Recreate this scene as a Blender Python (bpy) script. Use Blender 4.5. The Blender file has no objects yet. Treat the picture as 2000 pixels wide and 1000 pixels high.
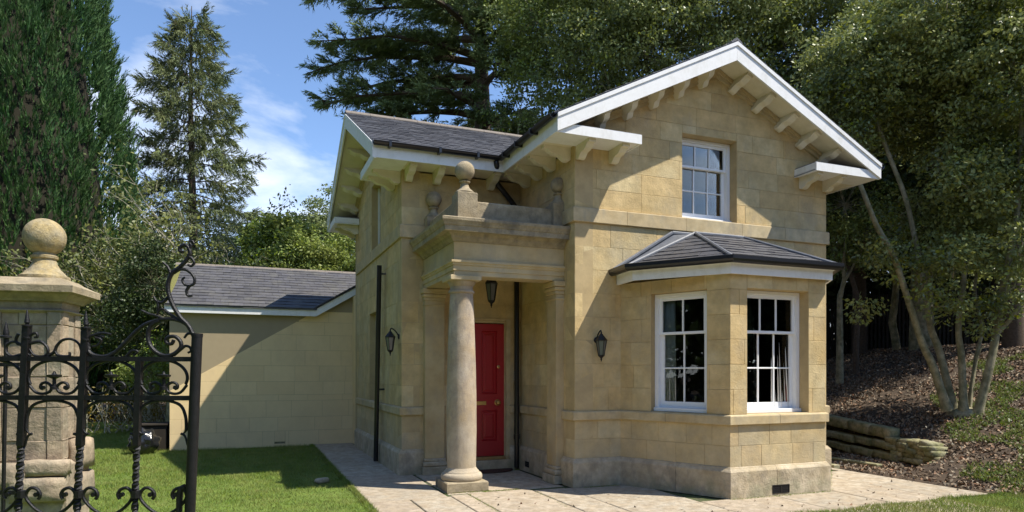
import bpy, bmesh, math, random
import numpy as np
from mathutils import Vector, Matrix
R = math.radians
random.seed(7)
rng = np.random.default_rng(7)
scene = bpy.context.scene
COL = scene.collection

# ------------------------------------------------------------------ camera, sky, sun, exposure
CX, CY, CH, YAW = -4.28, -8.33, 1.6, 0.381
cam_d = bpy.data.cameras.new('camera'); cam = bpy.data.objects.new('camera', cam_d); COL.objects.link(cam)
cam.location = (CX, CY, CH); cam.rotation_euler = (R(90), 0, -YAW)
cam_d.sensor_width = 36.0; cam_d.lens = 36.0 * 1308 / 2000
cam_d.shift_y = (727 - 500) / 2000.0; cam_d.clip_end = 1500
scene.camera = cam
SUN = Vector((1.41, -1.0, 2.75)).normalized()            # towards the sun
SUN_ELEV = math.asin(SUN.z); SUN_ROT = math.atan2(SUN.x, SUN.y)
sun_d = bpy.data.lights.new('sun', 'SUN'); sun_d.energy = 4.2; sun_d.angle = R(0.53); sun_d.color = (1.0, 0.94, 0.84)
sun = bpy.data.objects.new('sun', sun_d); COL.objects.link(sun)
sun.rotation_euler = SUN.to_track_quat('Z', 'Y').to_euler()
world = bpy.data.worlds.new('World'); scene.world = world; world.use_nodes = True
nt = world.node_tree; nt.nodes.clear()
def wn(t, **k):
    n = nt.nodes.new(t)
    for a, b in k.items(): setattr(n, a, b)
    return n
sky = wn('ShaderNodeTexSky', sky_type='NISHITA', sun_disc=False)
sky.sun_elevation = SUN_ELEV; sky.sun_rotation = SUN_ROT
sky.air_density = 0.82; sky.dust_density = 0.1; sky.ozone_density = 3.6; sky.altitude = 60
tc = wn('ShaderNodeTexCoord')
mp = wn('ShaderNodeMapping'); mp.inputs['Scale'].default_value = (1.0, 1.0, 2.6); mp.inputs['Location'].default_value = (3.1, 0.45, 0.2)
nz = wn('ShaderNodeTexNoise'); nz.inputs['Scale'].default_value = 3.1; nz.inputs['Detail'].default_value = 9; nz.inputs['Roughness'].default_value = 0.56; nz.inputs['Distortion'].default_value = 0.35
rp = wn('ShaderNodeValToRGB'); rp.color_ramp.elements[0].position = 0.54; rp.color_ramp.elements[1].position = 0.80
sx = wn('ShaderNodeSeparateXYZ')
el = wn('ShaderNodeMapRange'); el.inputs['From Min'].default_value = 0.05; el.inputs['From Max'].default_value = 0.40; el.inputs['To Min'].default_value = 0.30; el.inputs['To Max'].default_value = -0.03
ad = wn('ShaderNodeMath', operation='ADD'); mx = wn('ShaderNodeMixRGB'); mx.inputs['Color2'].default_value = (5.6, 5.8, 6.1, 1)
ml = wn('ShaderNodeMath', operation='MULTIPLY'); ml.inputs[1].default_value = 0.85
bg = wn('ShaderNodeBackground'); bg.inputs['Strength'].default_value = 0.132
wo = wn('ShaderNodeOutputWorld'); L = nt.links.new
L(tc.outputs['Generated'], mp.inputs['Vector']); L(mp.outputs['Vector'], nz.inputs['Vector'])
L(tc.outputs['Generated'], sx.inputs[0]); L(sx.outputs['Z'], el.inputs['Value'])
L(nz.outputs['Fac'], ad.inputs[0]); L(el.outputs['Result'], ad.inputs[1]); L(ad.outputs[0], rp.inputs['Fac'])
L(rp.outputs['Color'], ml.inputs[0]); L(ml.outputs[0], mx.inputs['Fac']); L(sky.outputs['Color'], mx.inputs['Color1'])
L(mx.outputs['Color'], bg.inputs['Color']); L(bg.outputs[0], wo.inputs['Surface'])
scene.view_settings.view_transform = 'Standard'; scene.view_settings.look = 'None'
scene.view_settings.exposure = 0.92; scene.view_settings.gamma = 1.0; scene.view_settings.use_curve_mapping = False
scene.render.engine = 'CYCLES'
scene.cycles.max_bounces = 8; scene.cycles.transparent_max_bounces = 12

# ------------------------------------------------------------------ materials
def mat(name, base, rough=0.8, var=0.0, hue=None, scale=3.0, bump=0.0, bscale=40.0, spec=0.3, isl=0.0,
        stain=None, stain_scale=1.2, stain_amt=0.5, metal=0.0, transl=0.0, low=None, coat=0.0, bump2=0.0):
    """base colour + large mottling (var/hue) + per-piece tint (isl) + shaped stains + bump."""
    m = bpy.data.materials.new(name); m.use_nodes = True; t = m.node_tree; N = t.nodes; K = t.links.new
    b = N['Principled BSDF']; b.inputs['Roughness'].default_value = rough; b.inputs['Metallic'].default_value = metal
    b.inputs['Specular IOR Level'].default_value = spec
    if coat: b.inputs['Coat Weight'].default_value = coat
    geo = N.new('ShaderNodeNewGeometry')
    cur = N.new('ShaderNodeRGB'); cur.outputs[0].default_value = (*base, 1); cur = cur.outputs[0]
    def noise(sc, det=6, ro=0.6, off=0.0):
        n = N.new('ShaderNodeTexNoise'); n.inputs['Scale'].default_value = sc; n.inputs['Detail'].default_value = det; n.inputs['Roughness'].default_value = ro
        if off:
            mm = N.new('ShaderNodeMapping'); mm.inputs['Location'].default_value = (off, off * .7, -off); mm.inputs['Scale'].default_value = (1, 1, .5 if off > 10 else 1); K(geo.outputs['Position'], mm.inputs[0]); K(mm.outputs[0], n.inputs['Vector'])
        else: K(geo.outputs['Position'], n.inputs['Vector'])
        return n.outputs['Fac']
    def mixc(a, bcol, fac, typ='MIX'):
        x = N.new('ShaderNodeMixRGB'); x.blend_type = typ
        K(a, x.inputs['Color1'])
        if isinstance(bcol, tuple): x.inputs['Color2'].default_value = (*bcol, 1)
        else: K(bcol, x.inputs['Color2'])
        if isinstance(fac, float): x.inputs['Fac'].default_value = fac
        else: K(fac, x.inputs['Fac'])
        return x.outputs[0]
    def rng_(v, a, b_, c=0., d=1.):
        x = N.new('ShaderNodeMapRange'); x.inputs['From Min'].default_value = a; x.inputs['From Max'].default_value = b_
        x.inputs['To Min'].default_value = c; x.inputs['To Max'].default_value = d; K(v, x.inputs['Value']); return x.outputs[0]
    if isl:
        oi = N.new('ShaderNodeObjectInfo'); s = N.new('ShaderNodeMath'); s.operation = 'ADD'; K(oi.outputs['Random'], s.inputs[0]); K(geo.outputs['Random Per Island'], s.inputs[1])
        fr = N.new('ShaderNodeMath'); fr.operation = 'FRACT'; K(s.outputs[0], fr.inputs[0])
        h = N.new('ShaderNodeHueSaturation'); K(cur, h.inputs['Color'])
        K(rng_(fr.outputs[0], 0, 1, 1 - isl, 1 + isl), h.inputs['Value'])
        f2 = N.new('ShaderNodeMath'); f2.operation = 'MULTIPLY'; f2.inputs[1].default_value = 7.31; K(fr.outputs[0], f2.inputs[0])
        f3 = N.new('ShaderNodeMath'); f3.operation = 'FRACT'; K(f2.outputs[0], f3.inputs[0])
        K(rng_(f3.outputs[0], 0, 1, 1 - isl * .8, 1 + isl * .8), h.inputs['Saturation']); K(rng_(f3.outputs[0], 0, 1, 0.5 + isl * .06, 0.5 - isl * .06), h.inputs['Hue'])
        cur = h.outputs[0]
    if hue: cur = mixc(cur, hue, rng_(noise(scale, 7), 0.35, 0.68))
    if var: cur = mixc(cur, mixc(cur, (1 - var,) * 3, 1.0, 'MULTIPLY'), rng_(noise(scale * 2.3, 9, .65, 5.0), 0.36, 0.66))
    if stain: cur = mixc(cur, stain, rng_(noise(stain_scale, 10, .7, 11.0), 0.50, 0.70, 0, stain_amt))
    if low:      # (colour, z0, z1): weathering rising from the ground with a ragged edge
        sp = N.new('ShaderNodeSeparateXYZ'); K(geo.outputs['Position'], sp.inputs[0])
        a = N.new('ShaderNodeMath'); a.operation = 'ADD'; K(sp.outputs['Z'], a.inputs[0]); K(rng_(noise(4., 6), .3, .7, -.35, .35), a.inputs[1])
        cur = mixc(cur, low[0], rng_(a.outputs[0], low[1], low[2], low[3], 0.))
    K(cur, b.inputs['Base Color'])
    if bump or bump2:
        bp = N.new('ShaderNodeBump'); bp.inputs['Strength'].default_value = bump; bp.inputs['Distance'].default_value = 0.01
        K(noise(bscale, 8, .7), bp.inputs['Height'])
        if bump2:
            b2 = N.new('ShaderNodeBump'); b2.inputs['Strength'].default_value = bump2; b2.inputs['Distance'].default_value = 0.03
            K(noise(bscale / 7, 5, .6, 3.), b2.inputs['Height']); K(bp.outputs[0], b2.inputs['Normal']); K(b2.outputs[0], b.inputs['Normal'])
        else: K(bp.outputs[0], b.inputs['Normal'])
    if transl:
        tr = N.new('ShaderNodeBsdfTranslucent'); K(cur, tr.inputs['Color'])
        ms = N.new('ShaderNodeMixShader'); ms.inputs[0].default_value = transl
        out = N['Material Output']; K(b.outputs[0], ms.inputs[1]); K(tr.outputs[0], ms.inputs[2]); K(ms.outputs[0], out.inputs['Surface'])
    return m
M = {}
M['stone'] = mat('bath_stone', (.65, .505, .265), .86, .26, (.58, .42, .19), 2.2, .6, 48, isl=.13, stain=(.36, .31, .225), stain_scale=1.3, stain_amt=.62, low=((.36, .33, .25), .15, 1.3, .45), bump2=.3)
M['stone_core'] = mat('stone_joint', (.50, .38, .20), .9, .2, None, 2, .2, 60)
M['plinth'] = mat('plinth_stone', (.57, .48, .34), .9, .3, (.46, .37, .23), 3.5, .8, 45, isl=.08, stain=(.23, .20, .15), stain_scale=6, stain_amt=.75, bump2=.6, low=((.20, .21, .12), -.15, .16, .5))
M['band'] = mat('dressed_stone', (.58, .47, .28), .85, .22, (.50, .38, .20), 3.0, .35, 60, isl=.06, stain=(.30, .27, .21), stain_scale=5, stain_amt=.55)
M['old_stone'] = mat('weathered_stone', (.42, .35, .235), .92, .35, (.33, .265, .16), 4, .8, 50, stain=(.13, .12, .10), stain_scale=3.5, stain_amt=.8, bump2=.4)
M['column'] = mat('column_stone', (.49, .42, .33), .88, .3, (.44, .33, .20), 2.5, .8, 55, stain=(.25, .21, .175), stain_scale=14, stain_amt=.8, low=((.42, .37, .27), 0, 1.5, .5))
M['entab'] = mat('porch_stone', (.56, .45, .26), .88, .2, (.50, .36, .17), 1.6, .3, 60, stain=(.30, .27, .22), stain_scale=2.5, stain_amt=.5)
M['ball'] = mat('lichen_ball_stone', (.46, .35, .16), .93, .35, (.42, .36, .24), 12, 1.0, 60, stain=(.13, .12, .08), stain_scale=16, stain_amt=.7)
M['pier'] = mat('pier_stone', (.42, .34, .235), .93, .35, (.34, .26, .18), 5, 1.0, 30, isl=.16, stain=(.13, .11, .09), stain_scale=5, stain_amt=.6, bump2=.8)
M['moss_stone'] = mat('mossy_stone', (.40, .35, .22), .95, .4, (.22, .22, .09), 6, 1.0, 25, isl=.2, stain=(.09, .11, .04), stain_scale=5, stain_amt=.8, bump2=.8)
M['render'] = mat('painted_block', (.79, .60, .32), .85, .07, None, 1.2, .15, 60, isl=.025, stain=(.58, .43, .25), stain_scale=1.6, stain_amt=.4)
M['render_core'] = mat('painted_joint', (.36, .29, .18), .9, .06)
M['slate'] = mat('slate', (.062, .064, .074), .5, .3, (.085, .083, .09), 5, .35, 60, spec=.5, isl=.30)
M['slate_old'] = mat('old_slate', (.085, .083, .092), .6, .3, (.10, .095, .09), 4, .4, 60, spec=.4, isl=.32, stain=(.13, .125, .10), stain_scale=3, stain_amt=.6)
M['ridge'] = mat('ridge_clay', (.21, .18, .15), .85, .3, None, 8, .4, 50)
M['moss'] = mat('yellow_moss', (.16, .15, .06), .95, .4, (.20, .20, .04), 20, .8, 60)
M['lead'] = mat('lead', (.13, .14, .16), .5, .25, (.17, .18, .2), 6, .2, 30, spec=.5)
M['white'] = mat('white_paint', (.80, .80, .78), .5, .05, None, 6, .06, 60, stain=(.56, .54, .47), stain_scale=6, stain_amt=.45, spec=.4)
M['cream'] = mat('cream_paint', (.76, .70, .56), .6, .08, (.70, .63, .46), 3, .1, 50, stain=(.52, .48, .33), stain_scale=4, stain_amt=.35)  # white eaves paint turned cream; warm reflected light put into the colour
M['sash'] = mat('sash_paint', (.82, .83, .83), .35, .03, spec=.5)
M['black'] = mat('black_gutter', (.012, .012, .014), .28, .1, spec=.5, bump=.05, bscale=20)
M['iron'] = mat('wrought_iron', (.006, .006, .007), .45, .3, (.014, .013, .013), 20, .4, 90, spec=.35)
M['door'] = mat('red_door_paint', (.35, .014, .019), .32, .06, None, 8, .05, 40, spec=.5, coat=.15)
M['brass'] = mat('brass', (.62, .43, .17), .3, .15, metal=1.0)
M['wood'] = mat('threshold_wood', (.36, .22, .08), .6, .3, None, 12, .3, 40)
M['mat_'] = mat('coir', (.10, .045, .03), .95, .5, None, 20, 1.0, 120)
M['blue'] = mat('blue_plastic', (.03, .13, .60), .3)
M['grey_p'] = mat('grey_metal', (.42, .42, .43), .4, .1)
M['inner'] = mat('inner_shade_twigs', (.022, .02, .012), .95)  # near-black; shade deep between the conifer sprays put into the colour
M['dark'] = mat('dark_void', (.01, .01, .011), .8)
M['curtain'] = mat('curtain_white', (.86, .86, .84), .9, .06, None, 9, transl=.3)
M['curtain_red'] = mat('curtain_red', (.28, .05, .04), .9, .2, None, 9, transl=.15)
M['room'] = mat('room_wall', (.16, .14, .12), .9, .1)
M['paving'] = mat('paving_stone', (.47, .405, .31), .88, .35, (.40, .32, .22), 5, 1.0, 30, isl=.13, stain=(.24, .19, .13), stain_scale=9, stain_amt=.9, bump2=.45)
M['joint'] = mat('joint_earth', (.10, .10, .055), .95, .5, (.08, .12, .03), 7, .6, 60)
M['soil'] = mat('leafy_soil', (.095, .066, .042), .97, .5, (.06, .042, .028), 3, 1.0, 18, bump2=1.0)
M['trunk'] = mat('bark_pale', (.42, .37, .24), .9, .35, (.17, .17, .09), 5, .7, 30, stain=(.10, .09, .05), stain_scale=9, stain_amt=.8, bump2=.4)
M['bark'] = mat('bark_dark', (.115, .085, .06), .95, .4, None, 8, .9, 25)
M['twig'] = mat('twig_pale', (.46, .42, .32), .9, .3, None, 8)
M['fence'] = mat('dark_fence', (.035, .028, .02), .95, .3)
M['bag'] = mat('black_polythene', (.012, .012, .013), .22, spec=.6, bump=.5, bscale=9, bump2=1.0)
M['litter'] = mat('dead_leaves', (.33, .245, .16), .9, .3, (.17, .12, .08), 6, isl=.55)
M['grass'] = mat('grass_blades', (.19, .28, .04), .6, .4, (.33, .34, .10), 2.6, isl=.30, transl=.35, spec=.25)
M['turf'] = mat('turf', (.11, .18, .025), .95, .35, (.15, .20, .04), 2.0, .8, 40)
def leafm(n, c, h, isl=.35, tr=.36, rough=.5, spec=.35, sc=.6): return mat(n, c, rough, .28, h, sc, isl=isl, transl=tr, spec=spec)
M['conifer'] = leafm('conifer_green', (.045, .115, .035), (.085, .15, .045), .30, .15, .7, .2, 1.2)
M['spruce'] = leafm('spruce_olive', (.15, .20, .085), (.19, .20, .08), .35, .15, .7, .2, 1.5)
M['cedar'] = leafm('cedar_green', (.17, .24, .10), (.23, .29, .11), .35, .15, .7, .2, 1.0)
M['oakleaf'] = leafm('evergreen_leaf', (.19, .24, .07), (.33, .36, .11), .6, .28, .42, .35, .8)
M['oakleaf2'] = leafm('glossy_leaf', (.16, .24, .06), (.29, .33, .085), .50, .25, .42, .35, .9)
M['darkleaf'] = leafm('shade_leaf', (.050, .080, .024), (.07, .10, .03), .4, .2)  # dark leaf tone; the wood's canopy shade is put into it
M['lime'] = leafm('lime_leaf', (.19, .28, .055), (.30, .34, .08), .4, .3)
M['palegreen'] = leafm('grey_green_leaf', (.30, .36, .15), (.24, .30, .11), .35, .3)
M['olive'] = leafm('olive_leaf', (.21, .23, .07), (.16, .19, .055), .35, .3)
M['weeds'] = leafm('weed_leaf', (.12, .18, .035), (.17, .18, .05), .4, .3)
M['yellowleaf'] = leafm('yellow_leaf', (.30, .22, .035), (.17, .15, .035), .5, .3)
def glass():
    m = bpy.data.materials.new('window_glass'); m.use_nodes = True; t = m.node_tree; N = t.nodes; K = t.links.new
    N.remove(N['Principled BSDF']); tr = N.new('ShaderNodeBsdfTransparent'); tr.inputs[0].default_value = (.86, .9, .9, 1)
    gl = N.new('ShaderNodeBsdfGlossy'); gl.inputs['Roughness'].default_value = .01
    fr = N.new('ShaderNodeFresnel'); fr.inputs['IOR'].default_value = 1.5
    nz = N.new('ShaderNodeTexNoise'); nz.inputs['Scale'].default_value = 2.2; geo = N.new('ShaderNodeNewGeometry'); K(geo.outputs['Position'], nz.inputs['Vector'])
    bp = N.new('ShaderNodeBump'); bp.inputs['Strength'].default_value = .02; bp.inputs['Distance'].default_value = .02; K(nz.outputs['Fac'], bp.inputs['Height']); K(bp.outputs[0], gl.inputs['Normal'])
    ms = N.new('ShaderNodeMixShader'); K(fr.outputs[0], ms.inputs[0]); K(tr.outputs[0], ms.inputs[1]); K(gl.outputs[0], ms.inputs[2]); K(ms.outputs[0], N['Material Output'].inputs['Surface'])
    return m
M['glass'] = glass()
M['lampglass'] = mat('lamp_glass', (.10, .105, .10), .15, spec=.6)

# ------------------------------------------------------------------ object helpers
def link(o, parent=None):
    COL.objects.link(o)
    if parent is not None: o.parent = parent
    return o
def empty(name, loc=(0, 0, 0), rz=0.0):
    o = bpy.data.objects.new(name, None); o.location = loc; o.rotation_euler = (0, 0, rz); o.empty_display_size = .2
    return link(o)
def tag(o, label=None, cat=None, group=None, kind=None):
    if label: o['label'] = label
    if cat: o['category'] = cat
    if group: o['group'] = group
    if kind: o['kind'] = kind
    return o
def obj(name, vf, m, parent=None, smooth=False, kind=None, label=None):
    v, f = vf
    me = bpy.data.meshes.new(name)
    c = np.mean(np.asarray(v, float), axis=0)
    me.from_pydata([tuple(float(q) for q in (np.asarray(p) - c)) for p in v], [], f)
    me.materials.append(m)
    if smooth:
        me.polygons.foreach_set('use_smooth', [True] * len(me.polygons))
        try: me.set_sharp_from_angle(angle=R(38))
        except Exception: pass
    me.update()
    o = bpy.data.objects.new(name, me); ORG[o.name] = c; o.location = c - ORG.get(parent.name, 0) if parent is not None else c
    if kind: o['kind'] = kind
    if label: o['label'] = label
    return link(o, parent)
ORG = {}      # part origins in their thing's own space
def join(parts):
    V, F = [], []
    for v, f in parts:
        n = len(V); V += list(v); F += [tuple(i + n for i in q) for q in f]
    return V, F
def box(x0, x1, y0, y1, z0, z1):
    v = [(x, y, z) for z in (z0, z1) for y in (y0, y1) for x in (x0, x1)]
    return v, [(0, 2, 3, 1), (4, 5, 7, 6), (0, 1, 5, 4), (1, 3, 7, 5), (3, 2, 6, 7), (2, 0, 4, 6)]
def bbox(x0, x1, y0, y1, z0, z1, b=.004):
    """box with chamfered vertical+horizontal edges (cheap bevel)"""
    v = []
    for z, i in ((z0, b), (z0 + b, 0), (z1 - b, 0), (z1, b)):
        v += [(x0 + i, y0 + i, z), (x1 - i, y0 + i, z), (x1 - i, y1 - i, z), (x0 + i, y1 - i, z)]
    f = [(3, 2, 1, 0), (12, 13, 14, 15)]
    for k in range(3):
        for j in range(4): f.append((k * 4 + j, k * 4 + (j + 1) % 4, k * 4 + 4 + (j + 1) % 4, k * 4 + 4 + j))
    return v, f
class Fr:
    """wall frame: a along the wall, d outward, z up"""
    def __init__(s, ox, oy, ux, uy):
        l = math.hypot(ux, uy); s.o = (ox, oy); s.u = (ux / l, uy / l); s.n = (s.u[1], -s.u[0])
    def p(s, a, d, z): return (s.o[0] + s.u[0] * a + s.n[0] * d, s.o[1] + s.u[1] * a + s.n[1] * d, z)
    def box(s, a0, a1, d0, d1, z0, z1, b=0):
        v, f = bbox(a0, a1, d0, d1, z0, z1, b) if b else box(a0, a1, d0, d1, z0, z1)
        return [s.p(*q) for q in v], f
    def prism(s, poly, d0, d1):
        n = len(poly); v = [s.p(a, d0, z) for a, z in poly] + [s.p(a, d1, z) for a, z in poly]
        return v, [tuple(range(n))[::-1], tuple(range(n, 2 * n))] + [(i, (i + 1) % n, (i + 1) % n + n, i + n) for i in range(n)]
def clip(poly, a, b, c):
    """keep a*x+b*y<=c"""
    out = []
    for i in range(len(poly)):
        p, q = poly[i], poly[(i + 1) % len(poly)]
        dp, dq = a * p[0] + b * p[1] - c, a * q[0] + b * q[1] - c
        if dp <= 1e-9: out.append(p)
        if (dp < -1e-9 and dq > 1e-9) or (dp > 1e-9 and dq < -1e-9):
            t = dp / (dp - dq); out.append((p[0] + t * (q[0] - p[0]), p[1] + t * (q[1] - p[1])))
    return out
def area(p): return .5 * sum(p[i][0] * p[(i + 1) % len(p)][1] - p[(i + 1) % len(p)][0] * p[i][1] for i in range(len(p)))
def clip_convex(poly, cv):
    if area(cv) < 0: cv = cv[::-1]
    for i in range(len(cv)):
        (x0, y0), (x1, y1) = cv[i], cv[(i + 1) % len(cv)]
        a, b = (y1 - y0), -(x1 - x0)
        poly = clip(poly, a, b, a * x0 + b * y0)
        if len(poly) < 3: return []
    return poly
def inset(poly, g):
    if area(poly) < 0: poly = poly[::-1]
    # drop near-duplicate points
    q = []
    for p in poly:
        if not q or math.dist(p, q[-1]) > 1e-4: q.append(p)
    if len(q) > 1 and math.dist(q[0], q[-1]) < 1e-4: q.pop()
    if len(q) < 3: return []
    out = list(q)
    for i in range(len(q)):
        (x0, y0), (x1, y1) = q[i], q[(i + 1) % len(q)]
        l = math.hypot(x1 - x0, y1 - y0); a, b = (y1 - y0) / l, -(x1 - x0) / l
        out = clip(out, a, b, a * x0 + b * y0 - g)
        if len(out) < 3: return []
    return out
def minus_rects(poly, rects):
    todo = [poly]
    for (a0, a1, z0, z1) in rects:
        nxt = []
        for p in todo:
            xs = [q[0] for q in p]; ys = [q[1] for q in p]
            if max(xs) <= a0 + 1e-6 or min(xs) >= a1 - 1e-6 or max(ys) <= z0 + 1e-6 or min(ys) >= z1 - 1e-6: nxt.append(p); continue
            nxt += [clip(p, 1, 0, a0), clip(p, -1, 0, -a1)]
            mid = clip(clip(p, 1, 0, a1), -1, 0, -a0)
            if len(mid) >= 3: nxt += [clip(mid, 0, 1, z0), clip(mid, 0, -1, -z1)]
        todo = [p for p in nxt if len(p) >= 3 and abs(area(p)) > .0012]
    return todo
def ashlar(poly, rects, courses, blen, seed, jit=.25):
    r = random.Random(seed); out = []
    a_lo = min(p[0] for p in poly); a_hi = max(p[0] for p in poly)
    for k in range(len(courses) - 1):
        a = a_lo - blen * r.uniform(.15, .85) if k % 2 else a_lo - blen * r.uniform(0., .4)
        while a < a_hi:
            b = a + blen * r.uniform(1 - jit, 1 + jit)
            if a_hi - b < blen * .3: b = a_hi + .01
            q = clip_convex([(a, courses[k]), (b, courses[k]), (b, courses[k + 1]), (a, courses[k + 1])], list(poly))
            if len(q) >= 3: out += minus_rects(q, rects)
            a = b
    return out
def stone_vf(P, poly, d0, d1, g=.0018, ch=.003, r=random, tilt=.0012):
    """P(a,d,z) -> point; a proud chamfered block face"""
    base = inset(poly, g); top = inset(poly, g + ch)
    if len(base) < 3 or len(top) < 3: return None
    cxx = sum(p[0] for p in top) / len(top); cz = sum(p[1] for p in top) / len(top)
    ta, tz, dd = r.uniform(-tilt, tilt), r.uniform(-tilt, tilt), r.uniform(-tilt, tilt) * .8
    n, m = len(base), len(top)
    v = [P(a, d0, z) for a, z in base] + [P(a, d1 - ch * .6, z) for a, z in base] + [P(a, d1 + dd + ta * (a - cxx) * 2 + tz * (z - cz) * 3, z) for a, z in top]
    f = [(i, (i + 1) % n, n + (i + 1) % n, n + i) for i in range(n)]
    if n == m:
        f += [(n + i, n + (i + 1) % n, 2 * n + (i + 1) % n, 2 * n + i) for i in range(n)]
    f.append(tuple(range(2 * n, 2 * n + m)))
    return v, f
def sweep(path, prof, gap=0.0, piece=None, closed=True, seed=1, start=None, end=None):
    """sweep a closed profile [(d,z)] along a plan polyline with mitres; returns one (v,f) per piece"""
    P = [Vector(p) for p in path]; n = len(P); seg = []
    for i in range(n - 1):
        u = (P[i + 1] - P[i]); l = u.length; u = u / l; seg.append((u, Vector((u.y, -u.x)), l))
    def mit(i):
        if i == 0: return seg[0][1]
        if i == n - 1: return seg[-1][1]
        a, b = seg[i - 1][1], seg[i][1]; return (a + b) / (1 + a.dot(b))
    r = random.Random(seed); out = []
    for i, (u, nn, l) in enumerate(seg):
        cuts = [0.0]
        if piece:
            k = max(1, round(l / piece)); st = l / k
            cuts += [st * j + (r.uniform(-.12, .12) * st if j < k else 0) for j in range(1, k + 1)]
            cuts[-1] = l
        else: cuts.append(l)
        for c0, c1 in zip(cuts, cuts[1:]):
            v = []
            for c, e, g in ((c0, mit(i) if c0 == 0 else nn, gap if c0 > 0 else 0), (c1, mit(i + 1) if c1 == l else nn, -gap if c1 < l else 0)):
                for d, z in prof:
                    q = P[i] + u * (c + g) + e * d; v.append((q.x, q.y, z))
            m = len(prof)
            f = [(j, (j + 1) % m, m + (j + 1) % m, m + j) for j in range(m if closed else m - 1)]
            if closed: f += [tuple(range(m))[::-1], tuple(range(m, 2 * m))]
            out.append((v, f))
    return out
def lathe(prof, c=(0, 0), seg=32, cap=True, a0=0.0):
    v = []; k = len(prof)
    for j in range(seg):
        t = a0 + 2 * math.pi * j / seg
        v += [(c[0] + r * math.cos(t), c[1] + r * math.sin(t), z) for r, z in prof]
    f = [(j * k + i, ((j + 1) % seg) * k + i, ((j + 1) % seg) * k + i + 1, j * k + i + 1) for j in range(seg) for i in range(k - 1)]
    if cap:
        f.append(tuple(j * k for j in range(seg))[::-1]); f.append(tuple(j * k + k - 1 for j in range(seg)))
    return v, f
def tube(pts, rad, sides=8, caps=True, flat=1.0, twist=0.0):
    P = [Vector(p) for p in pts]; n = len(P)
    if isinstance(rad, (int, float)): rad = [rad] * n
    v, f = [], []; prev = None
    for i in range(n):
        t = (P[min(i + 1, n - 1)] - P[max(i - 1, 0)]); t = t.normalized() if t.length > 1e-9 else Vector((0, 0, 1))
        if prev is None:
            a = Vector((0, 0, 1)) if abs(t.z) < .9 else Vector((1, 0, 0)); x = t.cross(a).normalized()
        else:
            x = prev - t * prev.dot(t); x = x.normalized() if x.length > 1e-6 else t.orthogonal().normalized()
        prev = x; y = t.cross(x)
        for j in range(sides):
            an = 2 * math.pi * j / sides + twist * i + math.pi / sides
            q = P[i] + (x * math.cos(an) + y * math.sin(an) * flat) * rad[i]; v.append(tuple(q))
    for i in range(n - 1):
        for j in range(sides): f.append((i * sides + j, i * sides + (j + 1) % sides, (i + 1) * sides + (j + 1) % sides, (i + 1) * sides + j))
    if caps: f += [tuple(range(sides))[::-1], tuple(range((n - 1) * sides, n * sides))]
    return v, f
def smooth_path(pts, per=5):
    P = [Vector(p) for p in pts]; out = []
    for i in range(len(P) - 1):
        p0, p1, p2, p3 = P[max(i - 1, 0)], P[i], P[i + 1], P[min(i + 2, len(P) - 1)]
        for k in range(per):
            t = k / per
            out.append(.5 * ((2 * p1) + (p2 - p0) * t + (2 * p0 - 5 * p1 + 4 * p2 - p3) * t * t + (3 * p1 - p0 - 3 * p2 + p3) * t ** 3))
    out.append(P[-1]); return out
def fastmesh(name, V, quads, m, parent=None, kind=None):
    """numpy mesh: V (N,3), quads (K,3|4)"""
    me = bpy.data.meshes.new(name); k = quads.shape[1]
    me.vertices.add(len(V)); me.vertices.foreach_set('co', np.ascontiguousarray(V, dtype=np.float32).ravel())
    me.loops.add(len(quads) * k); me.loops.foreach_set('vertex_index', quads.astype(np.int32).ravel())
    me.polygons.add(len(quads)); me.polygons.foreach_set('loop_start', np.arange(0, len(quads) * k, k, dtype=np.int32))
    try: me.polygons.foreach_set('loop_total', np.full(len(quads), k, dtype=np.int32))
    except Exception: pass
    me.materials.append(m); me.update(calc_edges=True); me.validate()
    o = bpy.data.objects.new(name, me)
    if kind: o['kind'] = kind
    return link(o, parent)
def pt(r, d, z=0.0):
    """ground survey: r metres to the right of the viewing line, d metres along it"""
    c, s = math.cos(YAW), math.sin(YAW)
    return (CX + r * c + d * s, CY - r * s + d * c, z)

# ------------------------------------------------------------------ terrain
def sm(t): t = np.clip(t, 0, 1); return t * t * (3 - 2 * t)
def height(x, y):
    x = np.asarray(x, float); y = np.asarray(y, float)
    xl = 6.52 + .19 * (y + .4)
    wall = sm((y + 1.1) / .9)                     # 1 where the low wall holds the bank
    xs = 5.15 + (xl - 5.15) * wall
    step = (.33 + .11 * np.clip(y + .4, 0, 3)) * wall * sm((x - xl) / .12)
    d = np.clip(x - xs, 0, None)
    slope = np.where(d < 6, .27 * d, 1.62 + .06 * (d - 6)) * (0.55 + .45 * sm((y + 3.5) / 4))
    h = step + slope * sm((y + 9) / 6)
    far = sm((y - 9) / 12) * 1.1
    h = np.minimum(h, 2.6) + far * sm((x + 2) / 6)
    return h + .03 * np.sin(x * 1.7 + y) * np.cos(y * 1.3) * sm(d / .8)
gx = np.unique(np.concatenate([np.linspace(-200, 200, 41), np.linspace(-30, 40, 71), np.arange(4, 14, .13)]))
gy = np.unique(np.concatenate([np.linspace(-120, 260, 39), np.linspace(-16, 40, 57), np.arange(-4, 7, .13)]))
X, Y = np.meshgrid(gx, gy); Z = height(X, Y) - .035 * (1 - sm((X - 5.0) / .3))
gv = np.stack([X.ravel(), Y.ravel(), Z.ravel()], 1); W_ = len(gx)
ii, jj = np.meshgrid(np.arange(len(gx) - 1), np.arange(len(gy) - 1)); a = (jj * W_ + ii).ravel()
ground = fastmesh('ground', gv, np.stack([a, a + 1, a + W_ + 1, a + W_], 1), M['soil'], kind='structure')
ground.data.polygons.foreach_set('use_smooth', [True] * len(ground.data.polygons))

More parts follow.
